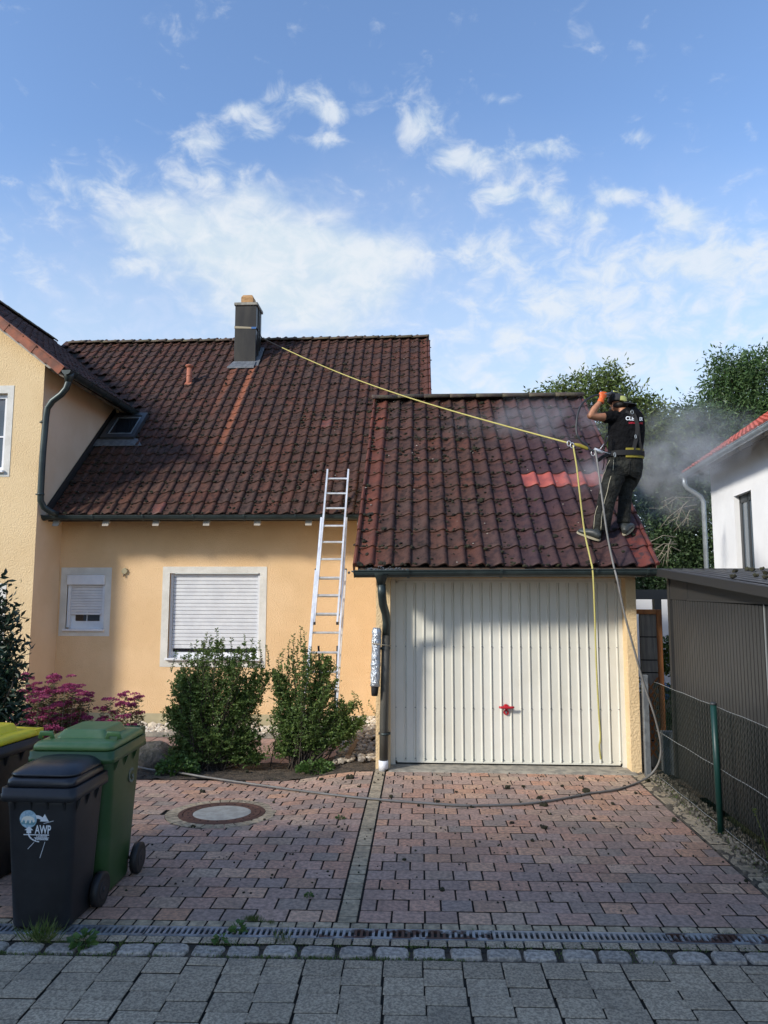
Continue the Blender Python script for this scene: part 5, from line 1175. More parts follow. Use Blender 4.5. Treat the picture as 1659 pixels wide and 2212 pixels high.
def tree(name, label, blobs, n, size, wid, lm, seed, base, r0=.16, cat='tree', **k):
    t = thing(name, label, cat, base, k.pop('group', None)); limbs(base, blobs, r0, seed).build('trunk', M['bark'], t)
    V, F = crown(blobs, n, size, wid, seed, **k); fast_obj('crown', V, F, M[lm], t); return t
def gb(px, Y): p = atY(px, 1270, Y); return (p.x, Y, -.1)
tree('cherry_tree', 'light green tree rising behind the garage ridge beside the worker', px_blobs([(1205, 852, 30, .7), (1255, 842, 40, .8), (1318, 808, 26, 1), (1300, 840, 44), (1345, 862, 40), (1395, 890, 38), (1425, 925, 40), (1240, 885, 60), (1350, 920, 70), (1400, 960, 60), (1330, 990, 70), (1160, 862, 22, .6)], 18.0), 17000, .12, .36, 'leaf_cherry', 31, gb(1330, 18.0), .2, spread=.15, droop=.5, per=12)
tree('walnut_tree', 'tall dark green broadleaf tree behind the white house', px_blobs([(1565, 795, 34), (1600, 800, 36), (1640, 788, 40), (1552, 830, 26), (1585, 850, 60), (1645, 850, 70), (1535, 885, 40), (1600, 910, 70), (1560, 945, 60), (1670, 930, 90), (1620, 980, 80), (1530, 930, 40)], 24.0), 26000, .16, .34, 'leaf_walnut', 32, gb(1600, 24.0), .3, spread=.20, droop=.55, per=12)
tree('maple_tree', 'mid green tree seen through the spray mist right of the worker', px_blobs([(1500, 915, 42), (1452, 935, 44), (1540, 955, 40), (1440, 990, 60), (1500, 990, 60), (1550, 1010, 44), (1410, 1030, 50), (1470, 1050, 70)], 20.5), 19000, .15, .36, 'leaf_mid', 33, gb(1470, 20.5), .2, spread=.24, droop=.5, per=12)
tree('hedge_shrub', 'dark green tall shrubbery growing behind the garage and the shed', px_blobs([(1400, 1070, 60), (1450, 1100, 70), (1520, 1090, 60), (1390, 1150, 70), (1460, 1170, 80), (1515, 1170, 60), (1400, 1230, 70), (1470, 1240, 70), (1520, 1240, 50), (1390, 1290, 50), (1440, 1320, 50)], 18.5), 30000, .10, .5, 'leaf_mid', 34, gb(1450, 18.5), .12, cat='shrub', spread=.2, droop=.3)
tree('hazel_bush', 'bright green bush in the gap between the board screen and the shed', px_blobs([(1442, 1395, 16), (1436, 1430, 18), (1445, 1500, 18), (1440, 1560, 20), (1400, 1478, 12, .7, -1.0)], 9.6, .5), 2200, .05, .5, 'leaf_low', 35, (3.35, 9.6, -.1), .02, cat='bush', spread=.05)
tt = thing('bare_branches', 'leafless pale twigs hanging out of the hedge beside the roof edge', 'branches', gb(1450, 14.5)); mb = MB(); g = random.Random(5)
for (sx, sy, ex_, ey_) in ((1500, 1075, 1425, 1100), (1505, 1090, 1440, 1120), (1490, 1080, 1460, 1130), (1500, 1100, 1480, 1125), (1460, 1160, 1405, 1170), (1462, 1175, 1404, 1195), (1455, 1170, 1420, 1210), (1450, 1165, 1440, 1212), (1470, 1190, 1430, 1205), (1480, 1085, 1428, 1085)):
    a = atY(sx, sy, 14.6); b = atY(ex_, ey_, 14.3); c = a.lerp(b, .5)+Vector((0, 0, g.uniform(.06, .16))); mb.tube([a, c, b], [.012, .008, .004], 4)
    for _ in range(4):
        q = c.lerp(b, g.random()); mb.tube([q, q+Vector((g.uniform(-.25, .1), g.uniform(-.1, .1), g.uniform(-.28, .02)))], [.006, .003], 4)
mb.build('twig', M['twig'], tt)

def privet(label, X, Y, blobs, n, shoots, seed, lm='leaf_privet', size=.033):
    z0 = gz(X, Y); t = thing('privet_shrub', label, 'shrub', (X, Y, z0)); g = np.random.default_rng(seed); mb = MB(); P = []; D = []
    B = np.array(blobs)
    def leafrow(pts, dens, off=.012):
        pts = [Vector(p) for p in pts]; L = sum((pts[i+1]-pts[i]).length for i in range(len(pts)-1)); k = max(2, int(L*dens))
        for i in range(k):
            f = (i+.5)/k*(len(pts)-1); j = min(int(f), len(pts)-2); q = pts[j].lerp(pts[j+1], f-j); ax = (pts[j+1]-pts[j]).normalized()
            for s in (0, 1):
                a = g.uniform(0, 2*pi); d = Vector((cos(a), sin(a), 0)); d = (d-ax*d.dot(ax)).normalized()*.9+ax*g.uniform(.1, .8); P.append(q); D.append(d)
    ns = n
    for i in range(ns):                                 # stems fanning out of the ground, each with side twigs
        k = g.integers(len(B)); u = g.normal(size=3); u /= np.linalg.norm(u); r = g.uniform(.3, 1)**.5; tip = Vector(B[k, :3]+u*r*B[k, 3:6])
        base = Vector((X+g.normal(0, .10), Y+g.normal(0, .07), z0)); midp = base.lerp(tip, .45)+Vector((g.normal(0, .04), g.normal(0, .04), .06)); pts = [base, midp, tip, tip+Vector((g.normal(0, .03), g.normal(0, .03), g.uniform(.02, .10)))]
        if i % 3 == 0: mb.tube(pts, [.007, .005, .003, .0015], 4, caps=False)
        leafrow([midp.lerp(tip, .3), tip, pts[3]], 46)
        for _ in range(3):
            q = midp.lerp(tip, g.uniform(.2, .95)); e = q+Vector((g.normal(0, .08), g.normal(0, .08), g.uniform(-.01, .10))); leafrow([q, e], 60)
    for (sx, sy, lean) in shoots:                       # long upright shoots above the mass
        tip = atY(sx, sy, Y+g.normal(0, .08)); b0 = atY(sx-lean, sy+48, Y); mid = b0.lerp(tip, .5)+Vector((g.normal(0, .008), 0, 0)); mb.tube([b0, mid, tip], [.004, .003, .0012], 4, caps=False); leafrow([b0, mid, tip], 52)
    mb.build('stem', M['bark'], t); V, F = leaf_quads(np.array([tuple(p) for p in P]), np.array([tuple(d) for d in D]), size, .55, g); fast_obj('foliage', V, F, M[lm], t); return t
privet('dense rounded green shrub in front of the large shuttered window', -2.50, 8.62,
    px_blobs([(470, 1425, 62, .6), (520, 1430, 48, .7), (420, 1455, 42, .9), (480, 1490, 88, .8), (405, 1500, 34, .5), (455, 1550, 82, .8), (520, 1560, 42, 1.2), (470, 1600, 72, .7), (400, 1560, 38, .5), (450, 1630, 50, .4), (500, 1605, 60, .6), (395, 1605, 30, .6), (545, 1600, 22, 1), (420, 1500, 50), (430, 1550, 55), (540, 1500, 34), (375, 1545, 24, .6), (388, 1480, 20), (562, 1470, 20, 1.2), (390, 1635, 34, .4), (545, 1640, 26, .5)], 8.62, .75), 760,
    [(468, 1358, -2), (455, 1372, 3), (448, 1365, 8), (530, 1372, -3), (500, 1378, 2), (425, 1380, 6), (415, 1390, 8), (560, 1385, -4), (545, 1378, 0), (575, 1392, -6), (382, 1405, 12), (481, 1376, 0), (438, 1392, 2)], 41)
privet('looser green shrub with upright shoots in front of the ladder', -1.36, 8.62,
    px_blobs([(652, 1430, 32, 1.2), (640, 1475, 48, .9), (690, 1490, 40, .8), (665, 1540, 72, .8), (625, 1545, 36, .9), (720, 1560, 48, .5), (650, 1600, 58, .6), (765, 1565, 26, .3), (690, 1610, 34, .5), (620, 1600, 32, .7), (660, 1560, 70, .6), (735, 1590, 40, .4), (600, 1560, 20), (603, 1480, 20, 1.2), (745, 1530, 26, .5), (605, 1625, 28, .5), (700, 1440, 18, 1)], 8.62, .75), 460,
    [(650, 1352, 0), (658, 1362, -2), (634, 1370, 3), (645, 1382, 2), (625, 1382, 4), (672, 1398, -3), (612, 1402, 6), (700, 1420, -6), (722, 1425, -6), (762, 1492, -14), (770, 1500, -16), (605, 1410, 5), (795, 1515, -30), (815, 1512, -32)], 42)
def lowplants(name, label, spots, n, size, seed, lm='leaf_low', cat='plant'):
    g = np.random.default_rng(seed); P = []; D = []
    for (x, y, r, h) in spots:
        k = n//len(spots); a = g.uniform(0, 2*pi, k); rr = r*np.sqrt(g.random(k)); zz = g.uniform(.1, 1, k)*h*(1-.5*rr/r)
        P.append(np.c_[x+rr*np.cos(a), y+rr*np.sin(a)*.7, [gz(x, y)]*k+zz]); D.append(np.c_[np.cos(a), np.sin(a), g.normal(.2, .4, k)])
    V, F = leaf_quads(np.concatenate(P), np.concatenate(D), size, .8, g); o = fast_obj(name, V, F, M[lm]); return tag(o, label, cat)
lowplants('ground_cover_plant', 'bright green leafy weeds at the left foot of the dense shrub', [(-2.80, 8.32, .22, .22)], 380, .055, 51)
lowplants('ground_cover_plant', 'bright green low plant at the foot of the looser shrub', [(-1.20, 8.28, .20, .16)], 380, .042, 52)
def bush_at(name, label, X, Y, blobs, n, size, wid, lm, seed, **k):
    t = thing(name, label, 'bush', (X, Y, 0)); limbs((X, Y, -.1), blobs, .035, seed).build('stem', M['bark'], t); V, F = crown(blobs, n, size, wid, seed, **k); fast_obj('foliage', V, F, M[lm], t); return t
bush_at('evergreen_bush', 'dark glossy evergreen bush at the left edge in front of the wing', -4.45, 7.3, px_blobs([(-8, 1262, 12, 1.8), (2, 1315, 16, 1.3), (0, 1370, 34, 1.1), (-30, 1420, 60), (10, 1440, 34, .8), (28, 1462, 20, .5), (0, 1500, 44), (-40, 1520, 70), (12, 1550, 32), (-20, 1340, 40), (-50, 1600, 70)], 7.3), 4300, .085, .42, 'leaf_dark', 43, spread=.07, per=9, droop=.2)

def spirea(label, Y, heads, seed, extra=0):
    g = np.random.default_rng(seed); x0 = np.mean([h[0] for h in heads]); base = atY(x0, 1600, Y); z0 = gz(base.x, Y); t = thing('spirea_shrub', label, 'flowering shrub', (base.x, Y, z0), 'pink flowering shrubs behind the bins'); mb = MB(); P = []; D = []; fp = []; fd = []
    heads = heads+[(hx+g.normal(0, 11), hy+abs(g.normal(10, 12)), r*.8) for hx, hy, r in heads for _ in range(1)]
    for (hx, hy, r) in heads:
        yy = Y+g.normal(0, .16); tip = atY(hx, hy, yy); b = Vector((tip.x*.35+base.x*.65+g.normal(0, .05), yy+g.normal(0, .08), z0)); b.x = b.x+(tip.x-b.x)*.55
        mid = b.lerp(tip, .5)+Vector((g.normal(0, .03), 0, .02)); mb.tube([b, mid, tip], [.005, .004, .0025], 5, caps=False)
        for i in range(95):
            f = g.uniform(.10, .97); q = b.lerp(mid, f*2) if f < .5 else mid.lerp(tip, f*2-1); a = g.uniform(0, 2*pi); P.append(tuple(q+Vector((g.normal(0, .01), g.normal(0, .01), 0)))); D.append((cos(a), sin(a), g.normal(.15, .35)))
        R = 1.30*r*Y/FPX                                     # flat-topped cluster: many small florets on three or four little plates
        for _ in range(4):
            c = tip+Vector((g.normal(0, R*.45), g.normal(0, R*.4), g.normal(-.004, .014))); rr = R*g.uniform(.35, .62)
            for _ in range(75):
                a = g.uniform(0, 2*pi); k = rr*sqrt(g.random()); fp.append((c.x+k*cos(a), c.y+k*sin(a), c.z+g.normal(0, .004)+.012*(1-(k/rr)**2))); fd.append((cos(a)*.5, sin(a)*.5, g.normal(.5, .6)))
    mb.build('stem', M['twig'], t); V, F = leaf_quads(np.array(P), np.array(D), .062, .30, g); fast_obj('foliage', V, F, M['leaf_spirea'], t)
    V, F = leaf_quads(np.array(fp), np.array(fd), .017, .95, g); fast_obj('flower_cluster', V, F, M['petal'], t)

spirea('tall pink-flowering shrub in front of the wing corner beside the dark bush', 8.7, [(120, 1460, 13), (105, 1466, 14), (68, 1476, 12), (50, 1462, 10), (60, 1505, 14), (95, 1500, 18), (84, 1515, 16), (110, 1525, 15), (45, 1530, 14), (70, 1545, 18), (100, 1548, 17), (58, 1560, 17), (85, 1572, 20), (40, 1575, 16), (112, 1570, 16), (95, 1490, 13), (78, 1492, 12), (30, 1556, 14)], 61)
spirea('middle pink-flowering shrub with broad flower heads behind the green bin', 8.9, [(152, 1480, 17), (165, 1484, 14), (140, 1492, 15), (178, 1500, 15), (195, 1502, 10), (150, 1512, 14), (130, 1520, 14), (160, 1535, 14), (180, 1545, 11), (140, 1550, 16), (122, 1562, 16), (160, 1565, 14), (190, 1552, 12), (128, 1582, 18), (105, 1590, 18), (60, 1600, 22), (85, 1608, 22), (120, 1606, 20), (150, 1596, 18), (35, 1596, 18)], 62)
spirea('small pink-flowering shrub in front of the plinth right of the others', 9.1, [(298, 1505, 13), (290, 1512, 11), (270, 1500, 12), (238, 1512, 12), (222, 1532, 9), (250, 1540, 11), (272, 1548, 11), (215, 1552, 12), (240, 1560, 12), (280, 1565, 10), (228, 1575, 12), (262, 1570, 10)], 63)

# grass and weeds
def tuft(name, label, x, y, n, h, seed, spread=.05, wid=.05, lean=.8):
    g = np.random.default_rng(seed); P = np.c_[x+g.normal(0, spread, n), y+g.normal(0, spread*.4, n), np.full(n, gz(x, y)-.005)]; a = g.uniform(0, 2*pi, n); D = np.c_[np.cos(a)*lean*g.random(n), np.sin(a)*lean*g.random(n)*.8, np.ones(n)]
    V, F = leaf_quads(P, D, h, wid, g, .1); o = fast_obj(name, V, F, M['grass']); return tag(o, label, 'grass tuft')
q = atZ(88, 2035); tuft('grass_tuft', 'spiky grass tuft at the foot of the small black bin', q.x, q.y, 110, .13, 1, .045, .05, 1.3)
q = atZ(180, 2040); lowplants('weed', 'small leafy weed in the joint right of the grass tuft', [(q.x, q.y, .05, .07)], 30, .05, 53)
q = atZ(545, 1988); tuft('grass_tuft', 'low green tuft growing above the drain grating', q.x, q.y, 150, .035, 2, .028, .10)
q = atZ(586, 1994); tuft('grass_tuft', 'smallest green tuft in the joint above the drain, right of another tuft', q.x, q.y, 70, .025, 3, .02, .10)
q = atZ(514, 2012); lowplants('weed', 'brownish weed growing out of the drain grating', [(q.x, q.y, .03, .05)], 26, .035, 54)
q = atZ(735, 1860-92); q = atZ(735, 1768); lowplants('weed', 'tiny green weed in a joint of the left paving below the hose', [(q.x, q.y, .035, .02)], 40, .02, 55)
q = atZ(667, 1940); lowplants('weed', 'thin green weed in a joint near the strip of small stones', [(q.x, q.y, .02, .04)], 24, .022, 56)
q = atZ(612, 2034); tuft('grass_tuft', 'thin upright grass blades between drain and granite setts', q.x, q.y, 40, .075, 4, .025, .05, .6)
q = atZ(475, 2036); lowplants('weed', 'slender weed below the left drain grating', [(q.x, q.y, .025, .06)], 22, .03, 57)
q = atY(1648, 1870, 5.2); mb = MB(); wt = thing('weed_stalk', 'tall thin flowering weed climbing at the fence on the right', 'weed', (q.x-.03, 5.25, 0)); a = atY(1659, 1880, 5.2); pts = [atY(1668, 1880, 5.25), atY(1655, 1840, 5.22), atY(1648, 1800, 5.2), atY(1633, 1762, 5.2), atY(1630, 1750, 5.2)]
mb.tube(pts, [.004, .003, .0025, .002, .001], 5); mb.tube([pts[1], atY(1635, 1812, 5.2)], [.002, .001], 4); mb.build('stalk', M['grass'], wt); g = np.random.default_rng(9); P = np.array([tuple(pts[4]+Vector(g.normal(0, .006, 3))) for _ in range(30)]+[tuple(pts[i].lerp(pts[i+1], g.random())) for i in range(4) for _ in range(4)]); V, F = leaf_quads(P, g.normal(size=P.shape), .016, .5, g); fast_obj('leaf', V, F, M['grass'], wt)
# moss and sprouts along the joints of drain, setts and fence foot
g = np.random.default_rng(71); P = []; D = []
for (x0, x1, y0, n, sp) in ((-2.6, .2, 4.238, 900, .012), (.2, 2.6, 4.240, 500, .012), (-2.6, .3, 4.098, 800, .010), (-2.6, 2.6, 4.17, 500, .05), (-2.6, 2.4, 4.432, 300, .006)):
    cl = g.uniform(x0, x1, 26); x = cl[g.integers(26, size=n)]+g.normal(0, .05, n); y = y0+SH*x+g.normal(0, sp, n); P.append(np.c_[x, y, np.full(n, -.014)]); D.append(np.c_[g.normal(0, .6, n), g.normal(0, .6, n), np.ones(n)])
x = 2.46+g.normal(0, .05, 1500); y = g.uniform(3.7, 8.0, 1500); P.append(np.c_[x, y, np.full(1500, -.004)]); D.append(np.c_[g.normal(0, .8, 1500), g.normal(0, .8, 1500), np.ones(1500)])
V, F = leaf_quads(np.concatenate(P), np.concatenate(D), .020, .3, g); fast_obj('joint_grass', V, F, M['grass'], kind='stuff')
n = 900; x = 2.50+g.normal(0, .07, n); y = g.uniform(3.8, 8.1, n); s = g.uniform(.006, .016, n); V, F = lumps(np.c_[x, y, np.full(n, .004)], s, 72); fast_obj('fence_gravel', V, F, M['verge_stone'], kind='stuff')
n = 620; x = RNG.uniform(-2.2, 2.3, n); y = 8.1-3.4*RNG.random(n)**1.6; s = RNG.uniform(.003, .010, n); V, F = lumps(np.c_[x, y, [gz(a, b)+.002 for a, b in zip(x, y)]], s, 73); fast_obj('moss_crumbs', V, F, M['mossclod'], kind='stuff')
big = [(1095, 1704, 9), (1175, 1742, 9), (1166, 1725, 7), (1267, 1712, 11), (1400, 1688, 7), (1475, 1673, 6), (1257, 1683, 7), (873, 1858, 7), (958, 1925, 8), (1178, 1790, 8), (1168, 1785, 5), (843, 1722, 6), (757, 1682, 9), (695, 1684, 6), (835, 1666, 5), (1250, 1720, 6), (1458, 1774, 9), (1560, 1800, 6), (1325, 1738, 6), (1300, 1728, 4), (1105, 1780, 6), (1020, 1745, 5), (945, 1732, 5), (1418, 1745, 5), (1215, 1700, 5), (590, 1733, 5), (438, 1709, 7), (418, 1787, 6), (648, 1788, 4), (570, 1771, 4), (535, 1663, 6), (650, 1664, 4), (905, 1742, 5), (1150, 1818, 6), (1283, 1770, 5), (700, 1745, 3), (1340, 1790, 4), (1610, 1905, 6), (1470, 1850, 4), (1062, 1812, 3), (775, 1700, 4), (1500, 1735, 5), (800, 1793, 3), (1375, 1715, 5), (1130, 1700, 6), (1030, 1705, 4), (985, 1712, 4), (1190, 1760, 5)]
for i, (px, py, r) in enumerate(big):
    p = atZ(px, py); p = atZ(px, py, gz(p.x, p.y)); s = r*.78*p.y/FPX; g = random.Random(i)
    V, F = lumps([(p.x+g.uniform(-1, 1)*s*.7, p.y+g.uniform(-1, 1)*s*.5, gz(p.x, p.y)+s*.45) for _ in range(3)], [s*g.uniform(.5, .9) for _ in range(3)], i, .35)
    o = fast_obj('moss_clod', V, F, M['mossclod']); tag(o, 'dark clod of roof moss fallen onto the driveway paving', 'moss clod', 'moss clods on the driveway')

# ------------------------------------------------------------------ ropes and hose
def rope(name, label, pts, r, mat_, cat, n=8):
    P = [Vector(p) for p in pts]; out = []
    for i in range(len(P)-1):                           # Catmull-Rom through the points
        p0, p1, p2, p3 = P[max(i-1, 0)], P[i], P[i+1], P[min(i+2, len(P)-1)]
        for k in range(n): t = k/n; out.append(.5*((2*p1)+(p2-p0)*t+(2*p0-5*p1+4*p2-p3)*t*t+(3*p1-p0-3*p2+p3)*t**3))
    out.append(P[-1]); mb = MB(); mb.tube(out, r, 8); o = mb.build(name, mat_); return tag(o, label, cat)
ca = atY(566, 730, 14.85); cb = atY(1228, 957, 7.95)
sagp = [ca.lerp(cb, t)+Vector((0, 0, -.16*sin(pi*t)))+Vector((0, 0, .0)) for t in (0, .12, .25, .4, .55, .7, .85, 1)]
rope('safety_rope', 'yellow safety rope stretched from the chimney to the worker', sagp[1:], .0095, M['rope_yellow'], 'rope')
rope('sling_tail', 'thin dark cord joining the chimney strap and the yellow rope', sagp[:2], .008, M['webbing'], 'cord')
st = thing('chimney_strap', 'sand coloured sling with a blue sleeve wrapped round the chimney', 'strap', (cx0, cy0, 7.4))
zs_ = atY(528, 708, cy0).z; mb = MB(); mb.prism([(cx0-.006, cy0-.008, zs_+.04), (cx1-.10, cy0-.008, zs_+.012), (cx1-.10, cy0-.008, zs_-.024), (cx0-.006, cy0-.008, zs_-.012)], (0, .006, 0)); mb.build('webbing', M['strap_sand'], st)
mb = MB(); mb.box(cx1-.10, cx1+.004, cy0-.012, cy0-.001, zs_-.028, zs_+.012); mb.build('sleeve', M['blue'], st)
mb = MB(); mb.tube([(cx1+.006, cy0, zs_-.01), (cx1+.012, cy0+.3, zs_-.03), ca], .011, 6); mb.build('cord', M['webbing'], st)
mb = MB(); mb.box(cx0-.010, cx0-.002, cy0, cy1, zs_-.01, zs_+.04); mb.build('webbing', M['strap_sand'], st)
rope('hanging_rope', 'yellow rope end hanging from the worker over the gutter in front of the garage door', [atY(1238, 962, 7.95), atY(1246, 1010, 7.9), atY(1254, 1080, 7.86), atY(1263, 1150, 7.84), atY(1276, 1210, 7.72), atY(1281, 1240, 7.66), atY(1285, 1330, 7.66), atY(1288, 1430, 7.66), atY(1293, 1530, 7.66), atY(1297, 1590, 7.66), atY(1295, 1612, 7.66), atY(1298, 1640, 7.66)], .0095, M['rope_yellow'], 'rope')
def gp_(x, y): p = atZ(x, y); p = atZ(x, y, gz(p.x, p.y)+.014); return p
rope('pressure_hose', 'grey pressure hose running from the worker down to the ground and across the driveway', [atY(1286, 972, 7.92), atY(1292, 1010, 7.88), atY(1300, 1070, 7.82), atY(1311, 1150, 7.76), atY(1324, 1215, 7.70), atY(1334, 1255, 7.62), atY(1350, 1330, 7.60), atY(1369, 1400, 7.60), atY(1392, 1480, 7.62), atY(1415, 1550, 7.66), atY(1427, 1605, 7.70), atY(1424, 1645, 7.72), atY(1404, 1675, 7.75), gp_(1372, 1693), gp_(1330, 1706), gp_(1274, 1714), gp_(1200, 1728), gp_(1140, 1736), gp_(1080, 1739), gp_(1000, 1740), gp_(920, 1735), gp_(840, 1729), gp_(756, 1721), gp_(680, 1712), gp_(600, 1701), gp_(520, 1690), gp_(440, 1678), gp_(380, 1668), gp_(330, 1663), gp_(296, 1656)], .0112, M['hose_grey'], 'hose')
rope('lance_hose', 'black hose looping from the spray gun to the belt of the worker', [atY(1296, 853, 8.15), atY(1278, 857, 8.10), atY(1258, 872, 8.05), atY(1248, 896, 8.0), atY(1245, 922, 7.97), atY(1247, 940, 7.95), atY(1256, 954, 7.95), atY(1268, 962, 7.95), atY(1275, 972, 7.94), atY(1284, 974, 7.93)], .0115, M['hose_black'], 'hose')
rg_ = thing('rope_adjuster', 'metal karabiners and olive shock absorber between yellow rope and belt', 'rope adjuster', tuple(atY(1240, 960, 7.95)))
mb = MB()
def ringp(c, r, ax='y', k=12): return [Vector(c)+Vector((r*cos(2*pi*i/k), 0, r*1.5*sin(2*pi*i/k))) for i in range(k+1)]
for (x, y) in ((1229, 958), (1236, 962), (1281, 979)): mb.tube(ringp(atY(x, y, 7.94), .020), .0045, 5)
mb.tube([atY(1284, 972, 7.94), atY(1301, 977, 7.96)], [.028, .020], 8); mb.build('karabiner', M['alu'], rg_)
mb = MB(); mb.tube([atY(1240, 959, 7.95), atY(1252, 962, 7.95), atY(1268, 969, 7.95), atY(1273, 970, 7.95)], [(.012, .008), (.022, .014), (.020, .014), (.010, .008)], 8); mb.build('shock_absorber', M['webbing_olive'], rg_)
# ------------------------------------------------------------------ the worker on the garage roof
from mathutils.bvhtree import BVHTree
def WK(zx, zy, Y): return atY(1215+zx*.17090, 821+zy*.17090, Y)     # close-up coordinates of the figure -> point at distance Y
SK = 8.25*.1709/FPX                                                 # metres per close-up pixel
def etube(mb, pts, n=14):                                           # pts: (zx, zy, Y, ra across, rb depth)
    mb.tube([WK(p[0], p[1], p[2]) for p in pts], [(p[4]*SK, p[3]*SK) for p in pts], n, up=(0, -1, .01)); return mb
def ell(mb, c, r, n=12, M_=None):
    rings = []
    for i in range(1, n): t = pi*i/n; rings.append([(sin(t)*cos(2*pi*j/16)*r[0], sin(t)*sin(2*pi*j/16)*r[1], -cos(t)*r[2]) for j in range(16)])
    vs = [[(M_ @ Vector(q) if M_ else Vector(q))+Vector(c) for q in rg] for rg in rings]; mb.loft(vs); return mb
def blend(mb, name, mat_, parent, voxel=.011, smooth=4):            # overlapping forms -> one continuous surface
    me = mb.mesh(name, mat_); o = bpy.data.objects.new('tmp', me); COL.objects.link(o)
    m1 = o.modifiers.new('r', 'REMESH'); m1.mode = 'VOXEL'; m1.voxel_size = voxel
    m2 = o.modifiers.new('s', 'SMOOTH'); m2.iterations = smooth; m2.factor = .5
    dg = bpy.context.evaluated_depsgraph_get(); dg.update(); m3 = bpy.data.meshes.new_from_object(o.evaluated_get(dg)); bpy.data.objects.remove(o)
    m3.name = name; m3.materials.clear(); m3.materials.append(mat_); m3.polygons.foreach_set('use_smooth', [True]*len(m3.polygons)); m3.update()
    r = bpy.data.objects.new(name, m3); link(r, parent); return r
def bvh(o): me = o.data; return BVHTree.FromPolygons([v.co[:] for v in me.vertices], [list(p.vertices) for p in me.polygons])
CP = Vector(CAMP)
def stick(bv, zx, zy, off=.004, Y=8.2):                             # the point of the surface that lies behind the pixel, lifted a little
    p = WK(zx, zy, 8.0); d = (p-CP).normalized(); h = bv.ray_cast(CP, d)
    if h[0] is None: return WK(zx, zy, Y)
    n = h[1] if h[1].dot(d) < 0 else -h[1]; return h[0]+n*off-d*off*.5
man = thing('person', 'worker in black t-shirt and cap standing on the garage roof holding up a spray gun', 'person', tuple(WK(560, 1950, 8.25)))
# body: head, neck, trunk, arms and legs in one surface
mb = MB()
ell(mb, WK(712, 300, 8.33), (.078, .092, .088)); ell(mb, WK(690, 340, 8.35), (.062, .075, .070))
etube(mb, [(735, 330, 8.33, 62, 62), (765, 400, 8.30, 66, 64), (790, 450, 8.28, 90, 70)])
etube(mb, [(800, 440, 8.27, 150, 85), (805, 600, 8.25, 190, 115), (800, 800, 8.24, 185, 115), (790, 1000, 8.24, 190, 115)])
etube(mb, [(640, 460, 8.25, 60, 60), (560, 470, 8.20, 58, 56), (430, 465, 8.15, 50, 50), (352, 452, 8.12, 42, 44)]); ell(mb, WK(352, 450, 8.12), (.040, .042, .042))
etube(mb, [(352, 452, 8.12, 42, 44), (400, 372, 8.13, 45, 46), (450, 310, 8.14, 36, 38), (492, 250, 8.15, 28, 30), (505, 215, 8.15, 27, 28)])
etube(mb, [(960, 450, 8.30, 60, 60), (900, 400, 8.45, 52, 54), (820, 320, 8.56, 44, 46), (720, 230, 8.50, 34, 36), (660, 180, 8.42, 28, 30)])
for (a, b, c, d, e) in (((705, 1050, 8.22), (640, 1260, 8.20), (570, 1470, 8.16), (520, 1700, 8.17), (440, 1940, 8.20)), ((880, 1080, 8.27), (850, 1230, 8.30), (800, 1400, 8.30), (785, 1600, 8.29), (800, 1870, 8.28))):
    etube(mb, [(*a, 90, 88), (*b, 78, 78), (*c, 58, 60), (*d, 50, 54), (*e, 36, 40)])
body = blend(mb, 'body', M['skin'], man, .010, 4)
mb = MB(); ell(mb, WK(632, 352, 8.30), (.010, .018, .026)); ell(mb, WK(634, 358, 8.295), (.006, .010, .012)); mb.build('ear', M['skin'], man)
mb = MB(); ell(mb, WK(618, 322, 8.44), (.016, .022, .016)); ell(mb, WK(622, 300, 8.43), (.014, .012, .010)); mb.build('nose', M['skin'], man)
mb = MB(); ell(mb, WK(632, 300, 8.405), (.010, .012, .008)); ell(mb, WK(628, 362, 8.42), (.014, .014, .005)); mb.build('eye_and_mouth', M['hair'], man)
mb = MB(); ell(mb, WK(735, 318, 8.31), (.090, .085, .052)); ell(mb, WK(622, 372, 8.40), (.030, .05, .032)); mb.build('hair', M['hair'], man)
# t-shirt
mb = MB()
etube(mb, [(765, 392, 8.29, 84, 72), (790, 420, 8.28, 150, 88), (802, 455, 8.27, 205, 108), (808, 520, 8.26, 222, 124), (808, 620, 8.25, 226, 134), (805, 720, 8.245, 222, 136), (800, 820, 8.24, 214, 134), (795, 900, 8.235, 212, 132), (792, 945, 8.235, 214, 134)], 24)
etube(mb, [(690, 470, 8.25, 88, 84), (600, 472, 8.215, 80, 78), (522, 466, 8.19, 72, 72)]); etube(mb, [(930, 470, 8.29, 84, 84), (905, 420, 8.40, 78, 76), (860, 370, 8.50, 66, 68)])
shirt = blend(mb, 't_shirt', M['shirt'], man, .010, 3)
# trousers
mb = MB()
etube(mb, [(792, 930, 8.235, 216, 136), (790, 1000, 8.24, 220, 142), (790, 1080, 8.24, 226, 150), (780, 1150, 8.24, 218, 148), (760, 1210, 8.24, 190, 130)], 24)
etube(mb, [(690, 1090, 8.22, 130, 128), (660, 1200, 8.21, 134, 128), (620, 1320, 8.19, 124, 118), (578, 1440, 8.17, 118, 112), (555, 1530, 8.165, 108, 104), (530, 1640, 8.17, 108, 104), (510, 1760, 8.18, 108, 102), (492, 1850, 8.19, 108, 100), (488, 1900, 8.195, 106, 98)], 18)
etube(mb, [(890, 1090, 8.27, 122, 128), (880, 1190, 8.29, 120, 120), (840, 1300, 8.30, 104, 106), (798, 1385, 8.30, 92, 96), (792, 1480, 8.295, 84, 88), (785, 1600, 8.29, 82, 86), (775, 1720, 8.285, 82, 84), (770, 1815, 8.28, 80, 82)], 18)
tr_ = blend(mb, 'trousers', M['trousers'], man, .011, 3)
bt, bs = bvh(tr_), bvh(shirt)
